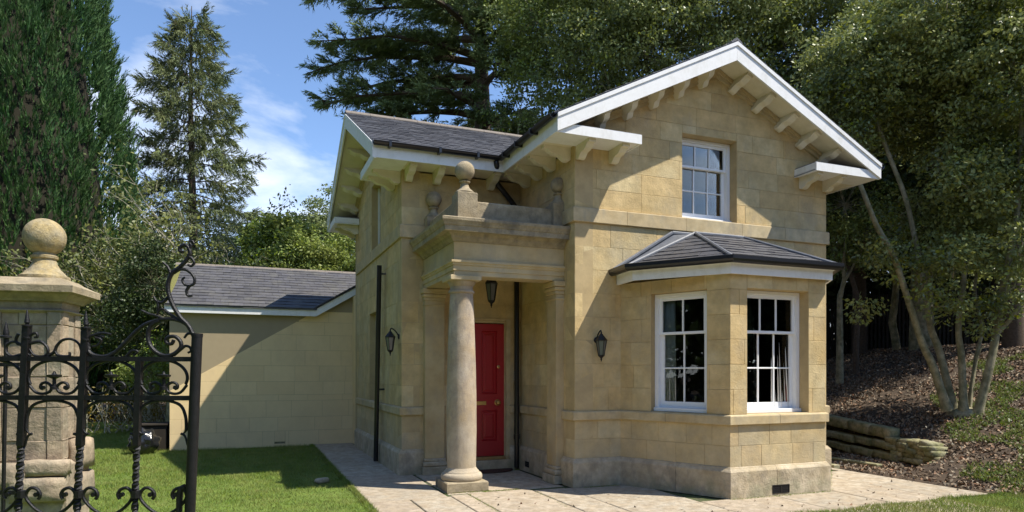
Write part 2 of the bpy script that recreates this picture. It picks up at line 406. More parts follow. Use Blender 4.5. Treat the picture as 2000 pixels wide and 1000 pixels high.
# ------------------------------------------------------------------ dimensions of the lodge
W, D, LW, YB = 4.63, 1.994, 1.993, 8.6       # front width, wing setback, wing length, back
WB = 6.40                                    # back of the wing
OE, OV, ZE = .50, .46, 4.74                  # eave and verge overhang, soffit height
XA = 2.40; XR = 5.30; XV = -LW - .52; YE = D - .515; YA = 4.30; YK = 7.12
ZR = lambda x: 5.0 + .5 * (x + .5) if x <= XA else 5.0 + .5 * (XR - x)
ZW = lambda y: 5.0 + .5 * (y - YE) if y <= YA else 5.0 + .5 * (YK - y)
BA, BB, BC, BE = (.734, 0), (1.441, -1.478), (3.036, -1.478), (3.743, 0)
house = tag(empty('stone_lodge'), 'two-storey golden stone lodge with white eaves, columned porch and slate roof', 'house')
PROUD = .006
stones, slates = [], []         # (score, parent, vf, mat, name)
def score(v):
    c = np.mean(np.array(v), axis=0); e = np.ptp(np.array(v), axis=0)
    dist = math.dist(c, (CX, CY, CH)); return max(e[0] * e[2], e[1] * e[2] * .35, e[0] * e[1] * .3) / dist ** 2
def wall(fr, poly, rects, courses, blen, seed, thick=.28, bonus=1.0, name='wall', core=None, m=None, store=None, root=None, proud=PROUD):
    parts = [fr.prism(p, 0, -thick) for p in minus_rects(list(poly), rects)]
    w = obj(name, join(parts), core or M['stone_core'], root or house)
    r = random.Random(seed)
    for p in ashlar(poly, rects, courses, blen, seed):
        s = stone_vf(fr.p, p, 0, proud, r=r)
        if s: (stones if store is None else store).append((score(s[0]) * bonus, w, s, m or M['stone'], 'stone'))
    return w
def courses(z0, z1, n): return [z0 + (z1 - z0) * i / n for i in range(n + 1)]
C_LO = courses(.39, .93, 2); C_MID = courses(1.06, 3.70, 8); C_HI = courses(3.91, 6.4, 9)
C_ALL = C_LO + C_MID + C_HI
C_BAY = courses(.39, .93, 2) + courses(1.06, 2.66, 5) + [2.86]
UNDER = .24
# front gable wall
f_front = Fr(0, 0, 1, 0)
e = PROUD
gab = [(-e, 0), (W + e, 0), (W + e, ZR(W) - UNDER), (XA, ZR(XA) - UNDER), (-e, ZR(0) - UNDER)]
WIN_G = (1.79, 2.80, 3.91, 5.17)
wall(f_front, gab, [WIN_G, (BA[0] + .2, BE[0] - .2, .1, 2.8)], C_ALL, .66, 11, bonus=1.3)
# main left side wall (towards the porch), frame runs back to front
f_side = Fr(0, D, 0, -1)
wall(f_side, [(0, 0), (D + e, 0), (D + e, ZE), (0, ZE)], [], C_ALL, .62, 12)
# wing front wall with the door
f_wing = Fr(-LW, D, 1, 0)
DOOR = (LW - 1.17, LW - .255, 0, 2.45)
wall(f_wing, [(-e, 0), (LW, 0), (LW, ZE), (-e, ZE)], [DOOR], C_ALL, .60, 13)
# wing west gable wall
f_west = Fr(-LW, WB, 0, -1)
ya = lambda y: WB - y
west = [(0, 0), (WB - D + e, 0), (WB - D + e, ZW(D) - UNDER), (ya(YA), ZW(YA) - UNDER), (0, ZW(WB) - UNDER)]
WIN_WU = (ya(4.62), ya(3.68), 3.91, 5.14); WIN_WL = (ya(4.86), ya(3.90), 1.06, 2.73)
wall(f_west, west, [WIN_WU, WIN_WL], C_ALL, .62, 14)
# right side and back walls (out of sight, plain core with blocks on the right return)
f_right = Fr(W, 0, 0, 1)
wall(f_right, [(0, 0), (YB, 0), (YB, ZE), (0, ZE)], [], C_ALL, .8, 15, bonus=.01)
obj('wall', join([box(0, W, YB - .28, YB, 0, ZE), Fr(W, YB, -1, 0).prism([(0, ZE), (W, ZE), (W - XA, ZR(XA) - UNDER)], 0, -.28), box(-LW, 0, WB, WB + .25, 0, ZE), box(-LW + .28, -LW + .3, D, WB, 0, .01)]), M['stone_core'], house)
# bay walls
f_b1 = Fr(*BA, BB[0] - BA[0], BB[1] - BA[1]); f_b2 = Fr(*BB, 1, 0); f_b3 = Fr(*BC, BE[0] - BC[0], BE[1] - BC[1])
L1 = math.dist(BA, BB); L2 = BC[0] - BB[0]
WB1 = (.50, 1.325, 1.06, 2.68); WB2 = (.27, 1.298, 1.06, 2.68)
wall(f_b1, [(0, 0), (L1, 0), (L1, 2.86), (0, 2.86)], [WB1], C_BAY, .42, 21, thick=.22, bonus=1.6)
wall(f_b2, [(-.004, 0), (L2 + .004, 0), (L2 + .004, 2.86), (-.004, 2.86)], [WB2], C_BAY, .42, 22, thick=.22, bonus=1.6)
wall(f_b3, [(0, 0), (L1, 0), (L1, 2.86), (0, 2.86)], [(L1 - 1.325, L1 - .5, 1.06, 2.68)], C_BAY, .42, 23, thick=.22, bonus=.2)
# hidden interior: floors and back of the rooms so the windows look into a dim room
obj('room_lining', join([box(.3, W - .3, 2.4, 2.5, .05, 3.3), box(.32, W - .32, .3, 2.4, .02, .06), box(1.65, 2.85, -1.25, .3, .02, .06), box(.3, W - .3, .3, 2.4, 3.3, 3.36), box(1.1, W - 1.2, 2.4, 2.5, 3.4, 5.5), box(.3, .34, .3, 2.4, 0, 4.7), box(W - .34, W - .3, .3, 2.4, 0, 4.7)]), M['room'], house)

# plinth, string course, upper band: mitred runs cut into stones
main_path = [(0, 0), BA, BB, BC, BE, (W, 0), (W, YB)]
west_path = [(-LW, WB), (-LW, D), (-1.30, D)]
inner_path = [(-.17, D), (0, D), (0, 0)]
full_a = [(-LW, WB), (-LW, D), (-1.30, D)]
full_b = [(-.20, D), (0, D), (0, 0), BA, BB, BC, BE, (W, 0), (W, YB)]
plinth_prof = [(-.01, 0), (.062, 0), (.060, .335), (.050, .352), (.018, .392), (-.01, .394)]
string_prof = [(-.01, .93), (.040, .93), (.044, .936), (.044, 1.036), (.036, 1.05), (-.01, 1.062)]
band_prof = [(-.01, 3.70), (.036, 3.70), (.040, 3.706), (.040, 3.89), (.034, 3.902), (-.01, 3.912)]
pl = obj('plinth', join(sweep(full_a, [(-.02, .005), (.03, .005), (.03, .38), (-.02, .38)]) + sweep(full_b, [(-.02, .005), (.03, .005), (.03, .38), (-.02, .38)])), M['stone_core'], house)
sc_ = obj('string_course', join(sweep(full_a, [(-.02, .94), (.02, .94), (.02, 1.05), (-.02, 1.05)]) + sweep(full_b, [(-.02, .94), (.02, .94), (.02, 1.05), (-.02, 1.05)])), M['stone_core'], house)
up_a = [(-LW, WB), (-LW, D), (0, D), (0, 0), (W, 0), (W, YB)]
ub = obj('upper_band', join(sweep(up_a, [(-.02, 3.71), (.02, 3.71), (.02, 3.9), (-.02, 3.9)])), M['stone_core'], house)
for path, prof, par, m_, ln, sd in ((full_a, plinth_prof, pl, 'plinth', .95, 1), (full_b, plinth_prof, pl, 'plinth', .95, 2), (full_a, string_prof, sc_, 'band', .9, 3), (full_b, string_prof, sc_, 'band', .9, 4), (up_a, band_prof, ub, 'band', .85, 5)):
    for s in sweep(path, prof, gap=.0025, piece=ln, seed=sd): stones.append((score(s[0]) * 2, par, s, M[m_], 'stone'))
# raking stone mould below the gable soffit
rk = []
for (x0, z0, x1, z1) in ((0, ZR(0) - UNDER, XA, ZR(XA) - UNDER), (W, ZR(W) - UNDER, XA, ZR(XA) - UNDER)):
    for dz0, dz1, d in ((-.002, -.06, .075), (-.06, -.115, .045)):
        rk.append(f_front.prism([(x0, z0 + dz0), (x1, z1 + dz0), (x1, z1 + dz1), (x0, z0 + dz1)], -.002, d))
for (y0, y1) in ((D, YA), (WB, YA)):
    for dz0, dz1, d in ((-.002, -.06, .07), (-.06, -.115, .04)):
        rk.append(f_west.prism([(ya(y0), ZW(y0) - UNDER + dz0), (ya(y1), ZW(y1) - UNDER + dz0), (ya(y1), ZW(y1) - UNDER + dz1), (ya(y0), ZW(y0) - UNDER + dz1)], -.002, d))
for q_ in rk: obj('gable_moulding', q_, M['band'], house)

# ------------------------------------------------------------------ windows
def sash_window(fr, o, rec, cols, parent, label=None, shift=0.0):
    a0, a1, z0, z1 = o; a0 += .004; a1 -= .004; z0 += .003; z1 -= .004
    win = obj('window', join([fr.box(a0, a0 + .055, -rec - .14, -rec, z0, z1, .003), fr.box(a1 - .055, a1, -rec - .14, -rec, z0, z1, .003),
                              fr.box(a0 + .055, a1 - .055, -rec - .14, -rec, z1 - .05, z1, .003)]), M['sash'], parent, label=label)
    obj('sill', fr.box(a0 - .0, a1 + .0, -rec - .14, -rec + .035, z0, z0 + .05, .004), M['sash'], win)
    ia0, ia1, iz0, iz1 = a0 + .055, a1 - .055, z0 + .05, z1 - .05
    zm = iz0 + .085 + (iz1 - iz0 - .085) * .655
    def sash(za, zb, dep, rows, bot, top, st):
        P = [fr.box(ia0, ia0 + st, dep - .035, dep, za, zb, .003), fr.box(ia1 - st, ia1, dep - .035, dep, za, zb, .003),
             fr.box(ia0 + st, ia1 - st, dep - .034, dep - .001, za, za + bot, .003), fr.box(ia0 + st, ia1 - st, dep - .034, dep - .001, zb - top, zb, .003)]
        xs = [ia0 + st + (ia1 - ia0 - 2 * st) * i / cols for i in range(cols + 1)]; zs = [za + bot + (zb - top - za - bot) * i / rows for i in range(rows + 1)]
        bars = [fr.box(x - .010, x + .010, dep - .030, dep - .004, za + bot, zb - top, .003) for x in xs[1:-1]]
        bars += [fr.box(xs[0], xs[-1], dep - .029, dep - .005, z - .010, z + .010, .003) for z in zs[1:-1]]
        s = obj('sash', join(P + bars), M['sash'], win)
        for i in range(cols):
            for j in range(rows):
                obj('pane', fr.prism([(xs[i] - .0 + .004, zs[j] + .004), (xs[i + 1] - .004, zs[j] + .004), (xs[i + 1] - .004, zs[j + 1] - .004), (xs[i] + .004, zs[j + 1] - .004)], dep - .020, dep - .0195 ), M['glass'], win)
    sash(zm - .018, iz1, -rec - .03, 1, .036, .045, .045)
    sash(iz0, zm + .018, -rec - .068, 2, .085, .036, .055)
    return win
sash_window(f_front, WIN_G, .15, 3, house, 'small paned upstairs gable window')
sash_window(f_b1, WB1, .09, 2, house, 'narrower window in the angled left bay side')
sash_window(f_b2, WB2, .15, 3, house, 'wider window in the bay front')
sash_window(f_b3, (L1 - 1.325, L1 - .5, 1.06, 2.68), .1, 2, house)
for o_ in (WIN_WU, WIN_WL):
    a0, a1, z0, z1 = o_
    b_ = obj('blind_window', join([f_west.box(a0, a1, -.29, -.15, z0, z1), ]), M['stone'], house)
    obj('frame', join([f_west.box(a1 - .05, a1 - .003, -.149, -.115, z0 + .004, z1 - .004, .003), f_west.box(a0 + .003, a0 + .05, -.149, -.115, z0 + .004, z1 - .004, .003)]), M['white'], b_)
# curtains hang inside
def curtain(fr, a0, a1, z0, z1, d, m, label, phase=0):
    n = 40; v, f = [], []
    for i in range(n + 1):
        a = a0 + (a1 - a0) * i / n; dd = d + .028 * math.sin(i * 1.15 + phase) + .012 * math.sin(i * .37)
        for k, z in enumerate((z0, z0 + (z1 - z0) * .5, z1)):
            sp = 1 + .25 * (1 - k / 2); v.append(fr.p(a0 + (a - a0) * sp if phase < 5 else a1 + (a - a1) * sp, dd * (1 + .1 * (k - 1)), z))
    for i in range(n):
        for k in range(2): f.append((i * 3 + k, i * 3 + 3 + k, i * 3 + 4 + k, i * 3 + 1 + k))
    o = obj('curtain', (v, f), m, smooth=True); md = o.modifiers.new('s', 'SOLIDIFY'); md.thickness = .004
    tag(o, label, 'curtain', 'curtains behind the lodge windows'); return o
curtain(f_b1, .56, .74, 1.12, 2.62, -.22, M['curtain'], 'white curtain at the left edge of the angled left bay window')
curtain(f_b2, .70, .84, 1.12, 2.62, -.34, M['curtain'], 'narrow white curtain gathered near the middle of the bay front window', 6)
curtain(f_b2, .88, 1.11, 1.12, 2.62, -.27, M['curtain'], 'white curtain left of the red drape in the bay front window')
curtain(f_b2, 1.12, 1.25, 1.12, 2.62, -.28, M['curtain_red'], 'dark red drape at the right edge of the bay front window')
curtain(f_front, 2.50, 2.70, 3.98, 5.08, -.32, M['curtain_red'], 'faded red curtain at the right of the upstairs gable window')

# ------------------------------------------------------------------ door
door = obj('door', f_wing.box(DOOR[0] + .01, DOOR[1] - .01, -.115, -.085, .215, 2.40), M['door'], house)
fa = lambda x: x + LW
dx0, dx1 = DOOR[0] + .012, DOOR[1] - .012
mid = (dx0 + dx1) / 2
cols_ = ((dx0 + .125, mid - .05), (mid + .05, dx1 - .125)); rows_ = ((.47, .97), (1.24, 2.28))
rails = [f_wing.box(dx0, dx0 + .125, -.084, -.055, .22, 2.395, .003), f_wing.box(dx1 - .125, dx1, -.084, -.055, .22, 2.395, .003), f_wing.box(mid - .05, mid + .05, -.084, -.0555, .22, 2.395, .003)]
for (p, q) in cols_:
    for za, zb in ((.22, .47), (.97, 1.24), (2.28, 2.395)): rails.append(f_wing.box(p, q, -.084, -.056, za, zb, .003))
obj('door_frame_rails', join(rails), M['door'], door)
for (p, q) in cols_:
    for za, zb in rows_:
        n = []
        for k, dd in ((0, -.070), (.018, -.060), (.03, -.078), (.045, -.078), (.075, -.064)): n.append((k, dd))
        v, f = [], []
        for k, dd in n: v += [f_wing.p(p + k, dd, za + k), f_wing.p(q - k, dd, za + k), f_wing.p(q - k, dd, zb - k), f_wing.p(p + k, dd, zb - k)]
        for k in range(len(n) - 1):
            for j in range(4): f.append((k * 4 + j, k * 4 + (j + 1) % 4, k * 4 + 4 + (j + 1) % 4, k * 4 + 4 + j))
        f.append(tuple(range(len(v) - 4, len(v)))); obj('door_panel', (v, f), M['door'], door)
def disc(fr, a, z, prof, seg=20):
    v, k = [], len(prof); f = []
    for j in range(seg):
        t = 2 * math.pi * j / seg; v += [fr.p(a + r * math.cos(t), d, z + r * math.sin(t)) for r, d in prof]
    f = [(j * k + i, ((j + 1) % seg) * k + i, ((j + 1) % seg) * k + i + 1, j * k + i + 1) for j in range(seg) for i in range(k - 1)]
    f.append(tuple(j * k + k - 1 for j in range(seg))); return v, f
obj('door_knob', disc(f_wing, fa(-.385), 1.10, [(.052, -.055), (.050, -.047), (.022, -.044), (.018, -.02), (.034, -.012), (.040, .006), (.030, .022), (.004, .026)]), M['brass'], door, smooth=True)
obj('door_lock', disc(f_wing, fa(-.365), 1.69, [(.028, -.055), (.026, -.045), (.012, -.042), (.010, -.03), (.002, -.03)]), M['brass'], door, smooth=True)
obj('door_lock', f_wing.box(fa(-.385), fa(-.345), -.04, -.03, 1.683, 1.697, .002), M['brass'], door)
obj('letter_plate', f_wing.box(mid - .13, mid + .13, -.055, -.045, 1.06, 1.125, .004), M['brass'], door)
obj('door_frame', join([f_wing.box(DOOR[0], DOOR[0] + .012, -.20, -.03, 0, 2.45), f_wing.box(DOOR[1] - .012, DOOR[1], -.20, -.03, 0, 2.45), f_wing.box(DOOR[0], DOOR[1], -.2, -.031, 2.41, 2.449), f_wing.box(DOOR[0] + .01, DOOR[1] - .01, -.28, -.2, 0.0, 2.42)]), M['band'], house)
obj('door_architrave', join([f_wing.box(DOOR[1], DOOR[1] + .075, -.0, .022, .22, 2.48, .004), f_wing.box(DOOR[0] - .075, DOOR[0], -.0, .022, .22, 2.48, .004), f_wing.box(DOOR[0], DOOR[1], -.0, .0215, 2.45, 2.48, .004)]), M['band'], house)
obj('threshold', f_wing.box(DOOR[0] + .014, DOOR[1] - .014, -.20, .02, .165, .214, .004), M['wood'], house)
obj('door_step', f_wing.box(DOOR[0] - .06, DOOR[1] + .06, -.2, .09, .0, .162, .008), M['plinth'], house)
# bell push and intercom
bell = obj('doorbell', f_wing.box(fa(-.115), fa(-.060), .0, .022, 1.46, 1.62, .003), M['grey_p'], house)
obj('bell_face', f_wing.box(fa(-.108), fa(-.066), .0225, .027, 1.49, 1.612, .002), M['blue'], bell)

# ------------------------------------------------------------------ porch: column, pilasters, entablature
CAX, CAY = -1.50, .475
colm = obj('column', lathe([(.198, .30), (.206, .8), (.205, 1.2), (.198, 1.6), (.186, 2.0), (.172, 2.4), (.158, 2.66), (.160, 2.675), (.178, 2.685), (.180, 2.70), (.176, 2.712), (.158, 2.72), (.156, 2.77), (.162, 2.775), (.168, 2.785), (.188, 2.82), (.196, 2.838)], (CAX, CAY), 48), M['column'], house, smooth=True)
obj('plinth_block', bbox(CAX - .29, CAX + .29, CAY - .29, CAY + .29, -.005, .13, .012), M['old_stone'], colm)
obj('base', lathe([(.27, .131), (.283, .15), (.287, .175), (.283, .20), (.268, .222), (.245, .232), (.240, .245), (.236, .252), (.222, .262), (.208, .285), (.198, .30)], (CAX, CAY), 48), M['column'], colm, smooth=True)
obj('abacus', bbox(CAX - .215, CAX + .215, CAY - .215, CAY + .215, 2.84, 2.905, .008), M['band'], colm)
def pilaster(cx_, y0, x0, x1, horizontal):
    # x0..x1 along the wall, depth .13; horizontal: on wing wall (faces -y) else on side wall (faces -x)
    def bx(a0, a1, d, z0, z1, b=.006):
        if horizontal: return bbox(a0, a1, D - d, D + .01, z0, z1, b)
        return bbox(-d, .01, a0, a1, z0, z1, b)
    p = obj('pilaster', bx(x0, x1, .13, .25, 2.72), M['entab'], house)
    obj('base', join([bx(x0 - .05, x1 + .05, .18, .0, .12), bx(x0 - .035, x1 + .035, .165, .12, .2, .02), bx(x0 - .015, x1 + .015, .145, .2, .25, .012)]), M['plinth'], p)
    obj('capital', join([bx(x0 - .012, x1 + .012, .142, 2.64, 2.67), bx(x0 - .012, x1 + .012, .142, 2.72, 2.77, .008), bx(x0 - .03, x1 + .03, .16, 2.77, 2.83, .015), bx(x0 - .045, x1 + .045, .175, 2.83, 2.905)]), M['entab'], p)
pilaster(0, 0, -1.655, -1.345, True)
pilaster(0, 0, .335, .645, False)
ep = [(-1.65, D), (-1.65, .335), (0, .335)]
ent = obj('entablature', join(sweep(ep, [(-.32, 2.912), (.0, 2.912), (.0, 2.975), (.012, 2.978), (.012, 3.045), (.024, 3.05), (.030, 3.075), (.045, 3.085), (.045, 3.115), (.0, 3.12), (.0, 3.365), (-.32, 3.365)])), M['entab'], house)
obj('cornice', join(sweep(ep, [(-.3, 3.366), (.012, 3.366), (.03, 3.39), (.05, 3.41), (.062, 3.44), (.09, 3.462), (.10, 3.475), (.175, 3.478), (.180, 3.545), (.19, 3.55), (.20, 3.575), (.222, 3.61), (.225, 3.645), (.17, 3.665), (-.3, 3.69)])), M['old_stone'], ent)
obj('ceiling', join([box(-1.34, -.005, .645, D - .002, 3.16, 3.3)]), M['entab'], ent)
obj('flat_roof', box(-1.36, -.003, .63, D - .003, 3.6, 3.67), M['lead'], ent)
par = obj('parapet', join(sweep([(-1.60, D), (-1.60, .385), (0, .385)], [(-.16, 3.675), (.0, 3.675), (.0, 3.93), (-.012, 3.945), (-.148, 3.945), (-.16, 3.93)])), M['old_stone'], house)
def finial(px, py, z, r, sc, parent, half=False):
    pd = obj('pedestal', join([bbox(px - .14 * sc, px + .14 * sc, py - .14 * sc, py + .14 * sc, z, z + .36, .008)]), M['old_stone'], parent)
    b = z + .36
    prof = [(.135, 0), (.138, .018), (.115, .04), (.08, .07), (.06, .10), (.05, .135), (.052, .15), (.075, .158), (.078, .172), (.05, .18)]
    n = 14
    ball = [(r / sc * math.cos(t), .18 + r / sc + .0 + r / sc * math.sin(t)) for t in [(-math.pi / 2 * .86) + (math.pi / 2 * 1.86) * i / n for i in range(n + 1)]]
    fo = obj('ball_finial', lathe([(q * sc, b + w * sc) for q, w in prof + ball], (px, py), 32), M['ball'] if sc > 1.4 else M['old_stone'], parent, smooth=True)
    return fo
finial(-1.455, .475, 3.69, .137, 1.0, house)
finial(-1.50, 1.93, 3.66, .125, 1.0, house)
finial(-.035, .46, 3.66, .115, 1.0, house)

# ------------------------------------------------------------------ roof
roof = obj('roof', join([
    # main roof slab, left and right slope (white painted boarding beneath)
    Fr(0, -OV + .0, 1, 0).prism([(-.49, ZR(-.49) - .03), (XA, ZR(XA) - .03), (XR - .01, ZR(XR - .01) - .03), (XR - .01, ZR(XR - .01) - .23), (XA, ZR(XA) - .235), (-.49, ZR(-.49) - .23)], -.02, -(YB + OV + .3)),
]), M['cream'], house)
obj('roof_deck', join([
    Fr(XV, YK, 0, -1).prism([(0.01, ZW(YK) - .03), (YK - YA, ZW(YA) - .03), (YK - YE - .01, ZW(YE) - .03), (YK - YE - .01, ZW(YE) - .23), (YK - YA, ZW(YA) - .235), (0.01, ZW(YK) - .23)], -.02, -(XA - XV)),
]), M['cream'], roof)
def slate_field(P, poly, row, wid, seed, parent, m, bonus, store, offs=0.0, lift=.008):
    """P(a,s,h) -> point: a along the eave, s up the slope, h off the roof"""
    s0 = min(p[1] for p in poly); s1 = max(p[1] for p in poly); n = int(math.ceil((s1 - s0) / row)); r = random.Random(seed)
    a_lo = min(p[0] for p in poly); a_hi = max(p[0] for p in poly)
    for k in range(n):
        a = a_lo - wid * (.5 if k % 2 else 0) - wid * .02
        while a < a_hi:
            b = a + wid * r.uniform(.92, 1.06)
            q = clip_convex([(a, s0 + k * row), (b, s0 + k * row), (b, s0 + (k + 1) * row + .0), (a, s0 + (k + 1) * row)], list(poly))
            q = inset(q, .0022) if len(q) >= 3 else []
            if len(q) >= 3 and area(q) > .0015:
                l2 = lift + r.uniform(-.003, .004); sk = r.uniform(-.004, .004)
                hh = lambda s, aa: .003 + l2 * (1 - (s - (s0 + k * row)) / row) + sk * (aa - a) / wid
                m_ = len(q); jb = r.uniform(-.004, .004)
                v = [P(x, s + (jb if s < s0 + k * row + .01 else 0), 0) for x, s in q] + [P(x, s + (jb if s < s0 + k * row + .01 else 0), hh(s, x)) for x, s in q]
                f = [tuple(range(m_, 2 * m_))] + [(i, (i + 1) % m_, m_ + (i + 1) % m_, m_ + i) for i in range(m_)]
                store.append((score(v) * bonus, parent, (v, f), m, 'slate'))
            a = b
cs, sn = math.cos(math.atan(.5)), math.sin(math.atan(.5))
SL = lambda w: w / cs
slope_w = obj('roof_slope', Fr(XV - .02, YK, 0, -1).prism([(-.04, ZW(YK + .04) - .029), (YK - YA, ZW(YA) - .029), (YK - YE + .04, ZW(YE - .04) - .029), (YK - YE + .04, ZW(YE - .04) - .012), (YK - YA, ZW(YA) - .012), (-.04, ZW(YK + .04) - .012)], 0, -(XA - XV)), M['black'], house, label='slate slope of the west wing')
Pw = lambda a, s, h: (a, YE - .05 + s * cs - h * sn, 5.0 - .025 - .012 + s * sn + h * cs)
slate_field(Pw, [(XV - .025, 0), (-.46, 0), (XA, SL(YA - YE + .05)), (XV - .025, SL(YA - YE + .05))], .168, .27, 31, slope_w, M['slate'], 1.0, slates)
Pwb = lambda a, s, h: (a, YK + .05 - s * cs + h * sn, 5.0 - .025 - .012 + s * sn + h * cs)
slate_field(Pwb, [(XV - .025, 0), (-.46, 0), (XA, SL(YK - YA + .05)), (XV - .025, SL(YK - YA + .05))], .168, .27, 32, slope_w, M['slate'], .001, slates)
slope_m = obj('roof_slope', Fr(0, -OV - .02, 1, 0).prism([(-.54, ZR(-.54) - .029), (XA, ZR(XA) - .029), (XR + .04, ZR(XR + .04) - .029), (XR + .04, ZR(XR + .04) - .012), (XA, ZR(XA) - .012), (-.54, ZR(-.54) - .012)], 0, -(YB + OV + .3)), M['black'], house, label='slate slope over the front gable')
Pl = lambda a, s, h: (-.55 + s * cs - h * sn, a, 5.0 - .037 + s * sn + h * cs)
Pr = lambda a, s, h: (XR + .05 - s * cs + h * sn, a, 5.0 - .037 + s * sn + h * cs)
slate_field(Pl, [(-OV - .03, 0), (YB + .3, 0), (YB + .3, SL(2.95)), (-OV - .03, SL(2.95))], .168, .27, 33, slope_m, M['slate'], .001, slates)
slate_field(Pr, [(-OV - .03, 0), (YB + .3, 0), (YB + .3, SL(2.95)), (-OV - .03, SL(2.95))], .168, .27, 34, slope_m, M['slate'], .001, slates)
# ridge tiles
def ridge(p0, p1, side, n, name_parent, m, w=.11):
    p0, p1 = Vector(p0), Vector(p1); u = (p1 - p0); l = u.length / n; u.normalize(); sd = Vector(side)
    for i in range(n):
        a = p0 + u * (l * i + .003); b = p0 + u * (l * (i + 1) - .003); v = []
        for q in (a, b):
            for k, dz in ((-w, -w * .5), (-w * .55, -.012), (0, .022), (w * .55, -.012), (w, -w * .5)): v.append(tuple(q + sd * k + Vector((0, 0, dz + .012))))
            for k, dz in ((w, -w * .5), (0, 0.002), (-w, -w * .5)): v.append(tuple(q + sd * k + Vector((0, 0, dz - .004))))
        f = [(j, (j + 1) % 8, 8 + (j + 1) % 8, 8 + j) for j in range(8)] + [tuple(range(8))[::-1], tuple(range(8, 16))]
        obj('ridge_tile', (v, f), m, name_parent)
ridge((XV - .03, YA, ZW(YA)), (XA, YA, ZW(YA)), (0, 1, 0), 11, slope_w, M['ridge'], .10)
ridge((XA, -OV - .03, ZR(XA)), (XA, YB + .3, ZR(XA)), (1, 0, 0), 18, slope_m, M['slate'], .10)
# barge boards
def barge(fr, pts, dep, parent):
    (a0, z0), (a1, z1) = pts
    b = obj('bargeboard', join([fr.prism([(a0, z0 - .035), (a1, z1 - .035), (a1, z1 - .30), (a0, z0 - .265)], 0, .028),
                                fr.prism([(a0, z0 - .030), (a1, z1 - .030), (a1, z1 - .085), (a0, z0 - .085)], .0285, .043)]), M['white'], parent)
    return b
fv = Fr(0, -OV, 1, 0)
barge(fv, ((-.50, ZR(-.5)), (XA - .001, ZR(XA))), .03, roof); barge(fv, ((XR, ZR(XR)), (XA + .001, ZR(XA))), .03, roof)
fwv = Fr(XV, YK, 0, -1)
barge(fwv, ((0, ZW(YK)), (YK - YA - .001, ZW(YA))), .03, roof); barge(fwv, ((YK - YE, ZW(YE)), (YK - YA + .001, ZW(YA))), .03, roof)
# fascia, soffit, gutters
fas = [(-.025, ZE), (.0, ZE), (.0, 4.965), (-.025, 4.965)]
eave_path = [(XV + .0, YE), (-OE, YE), (-OE, -OV + .0)]
obj('fascia', join(sweep(eave_path, fas)), M['white'], roof)
obj('fascia', join(sweep([(XR, -OV), (XR, YB + .3)], fas) + sweep([(-OE, YK), (XV, YK)], fas)), M['white'], roof)
for q_ in [box(XV + .01, -OE + .03, YE + .025, D - .01, ZE + .018, ZE + .034), box(-OE + .025, -.009, -OV + .03, D - .01, ZE + .019, ZE + .035), box(W + .009, XR - .03, -OV + .03, YB, ZE + .018, ZE + .034), box(XV + .01, 0, WB + .26, YK - .03, ZE + .018, ZE + .034)]: obj('soffit', q_, M['cream'], roof)
# boxed eave returns on the gables
def eave_return(fr, a0, a1, dmax, inner):
    """a0..a1 along the gable, d 0..dmax out from the wall; 'inner' marks the exposed end"""
    b = obj('eave_return', join([fr.box(a0, a1, .012, dmax - .03, ZE + .002, ZE + .016), fr.box(a0, a1, dmax - .028, dmax, ZE - .01, ZE + .118)]), M['white'], roof)
    e0, e1 = (a1 - .026, a1) if inner == 'hi' else (a0, a0 + .026)
    obj('end_board', fr.box(e0, e1, .01, dmax - .0285, ZE - .009, ZE + .117), M['white'], b)
    obj('lead_cover', fr.prism([(a0 + .01, ZE + .119), (a1 - .01, ZE + .119), (a1 - .01, ZE + .135), (a0 + .01, ZE + .135)], .012, dmax - .03), M['lead'], b)
eave_return(f_front, -OE + .001, .794, OV, 'hi'); eave_return(f_front, 3.951, XR - .001, OV, 'lo')
eave_return(f_west, WB - 2.73, WB - YE - .001, .52, 'lo'); eave_return(f_west, WB - YK + .001, WB - 6.08, .52, 'hi')
gut = [(.004 + .055 + .055 * math.cos(t), 4.955 + .058 * math.sin(t)) for t in [math.pi + math.pi * i / 8 for i in range(9)]]
gut = gut + [(x - .006 if x > .06 else x + .006, z + .004) for x, z in gut[::-1]]
g1 = obj('gutter', join(sweep([(XV - .02, YE), (-OE, YE), (-OE, -OV - .02)], gut)), M['black'], house, smooth=True)
obj('gutter', join(sweep([(XR, -OV), (XR, YB + .3)], gut)), M['black'], house, smooth=True)
def gclip(x, y, ax):
    if ax == 'y': return obj('gutter_bracket', box(x - .018, x + .018, y - .125, y, 4.885, 4.965), M['black'], g1)
    return obj('gutter_bracket', box(x - .125, x, y - .018, y + .018, 4.885, 4.965), M['black'], g1)
for x in (-2.3, -1.55, -.95): gclip(x, YE - .002, 'y')
for y in (1.2, .7, .15): gclip(-OE - .002, y, 'x')
# brackets
BR = [(0, 0), (0, -.165), (.02, -.185), (.065, -.19), (.10, -.178), (.135, -.15), (.165, -.125), (.21, -.115), (.255, -.112), (.30, -.095), (.335, -.065), (.36, -.045), (.41, -.045), (.41, 0)]
def bracket(o3, out, up, L_=1.0, w=.105, m=None):
    o3, out, up = Vector(o3), Vector(out).normalized(), Vector(up).normalized(); sd = out.cross(up); n = len(BR)
    v = [tuple(o3 + out * a * L_ + up * b + sd * s * w / 2) for s in (-1, 1) for a, b in BR]
    f = [(i, (i + 1) % n, n + (i + 1) % n, n + i) for i in range(n)] + [tuple(range(n))[::-1], tuple(range(n, 2 * n))]
    obj('bracket', (v, f), m or M['cream'], roof)
for y in (.21, .70, 1.18, 1.63): bracket((-.008, y - .05, ZE + .017), (-1, 0, 0), (0, 0, 1), 1.02)
for x in (.06, .585): bracket((x, -.008, ZE), (0, -1, 0), (0, 0, 1), .95)
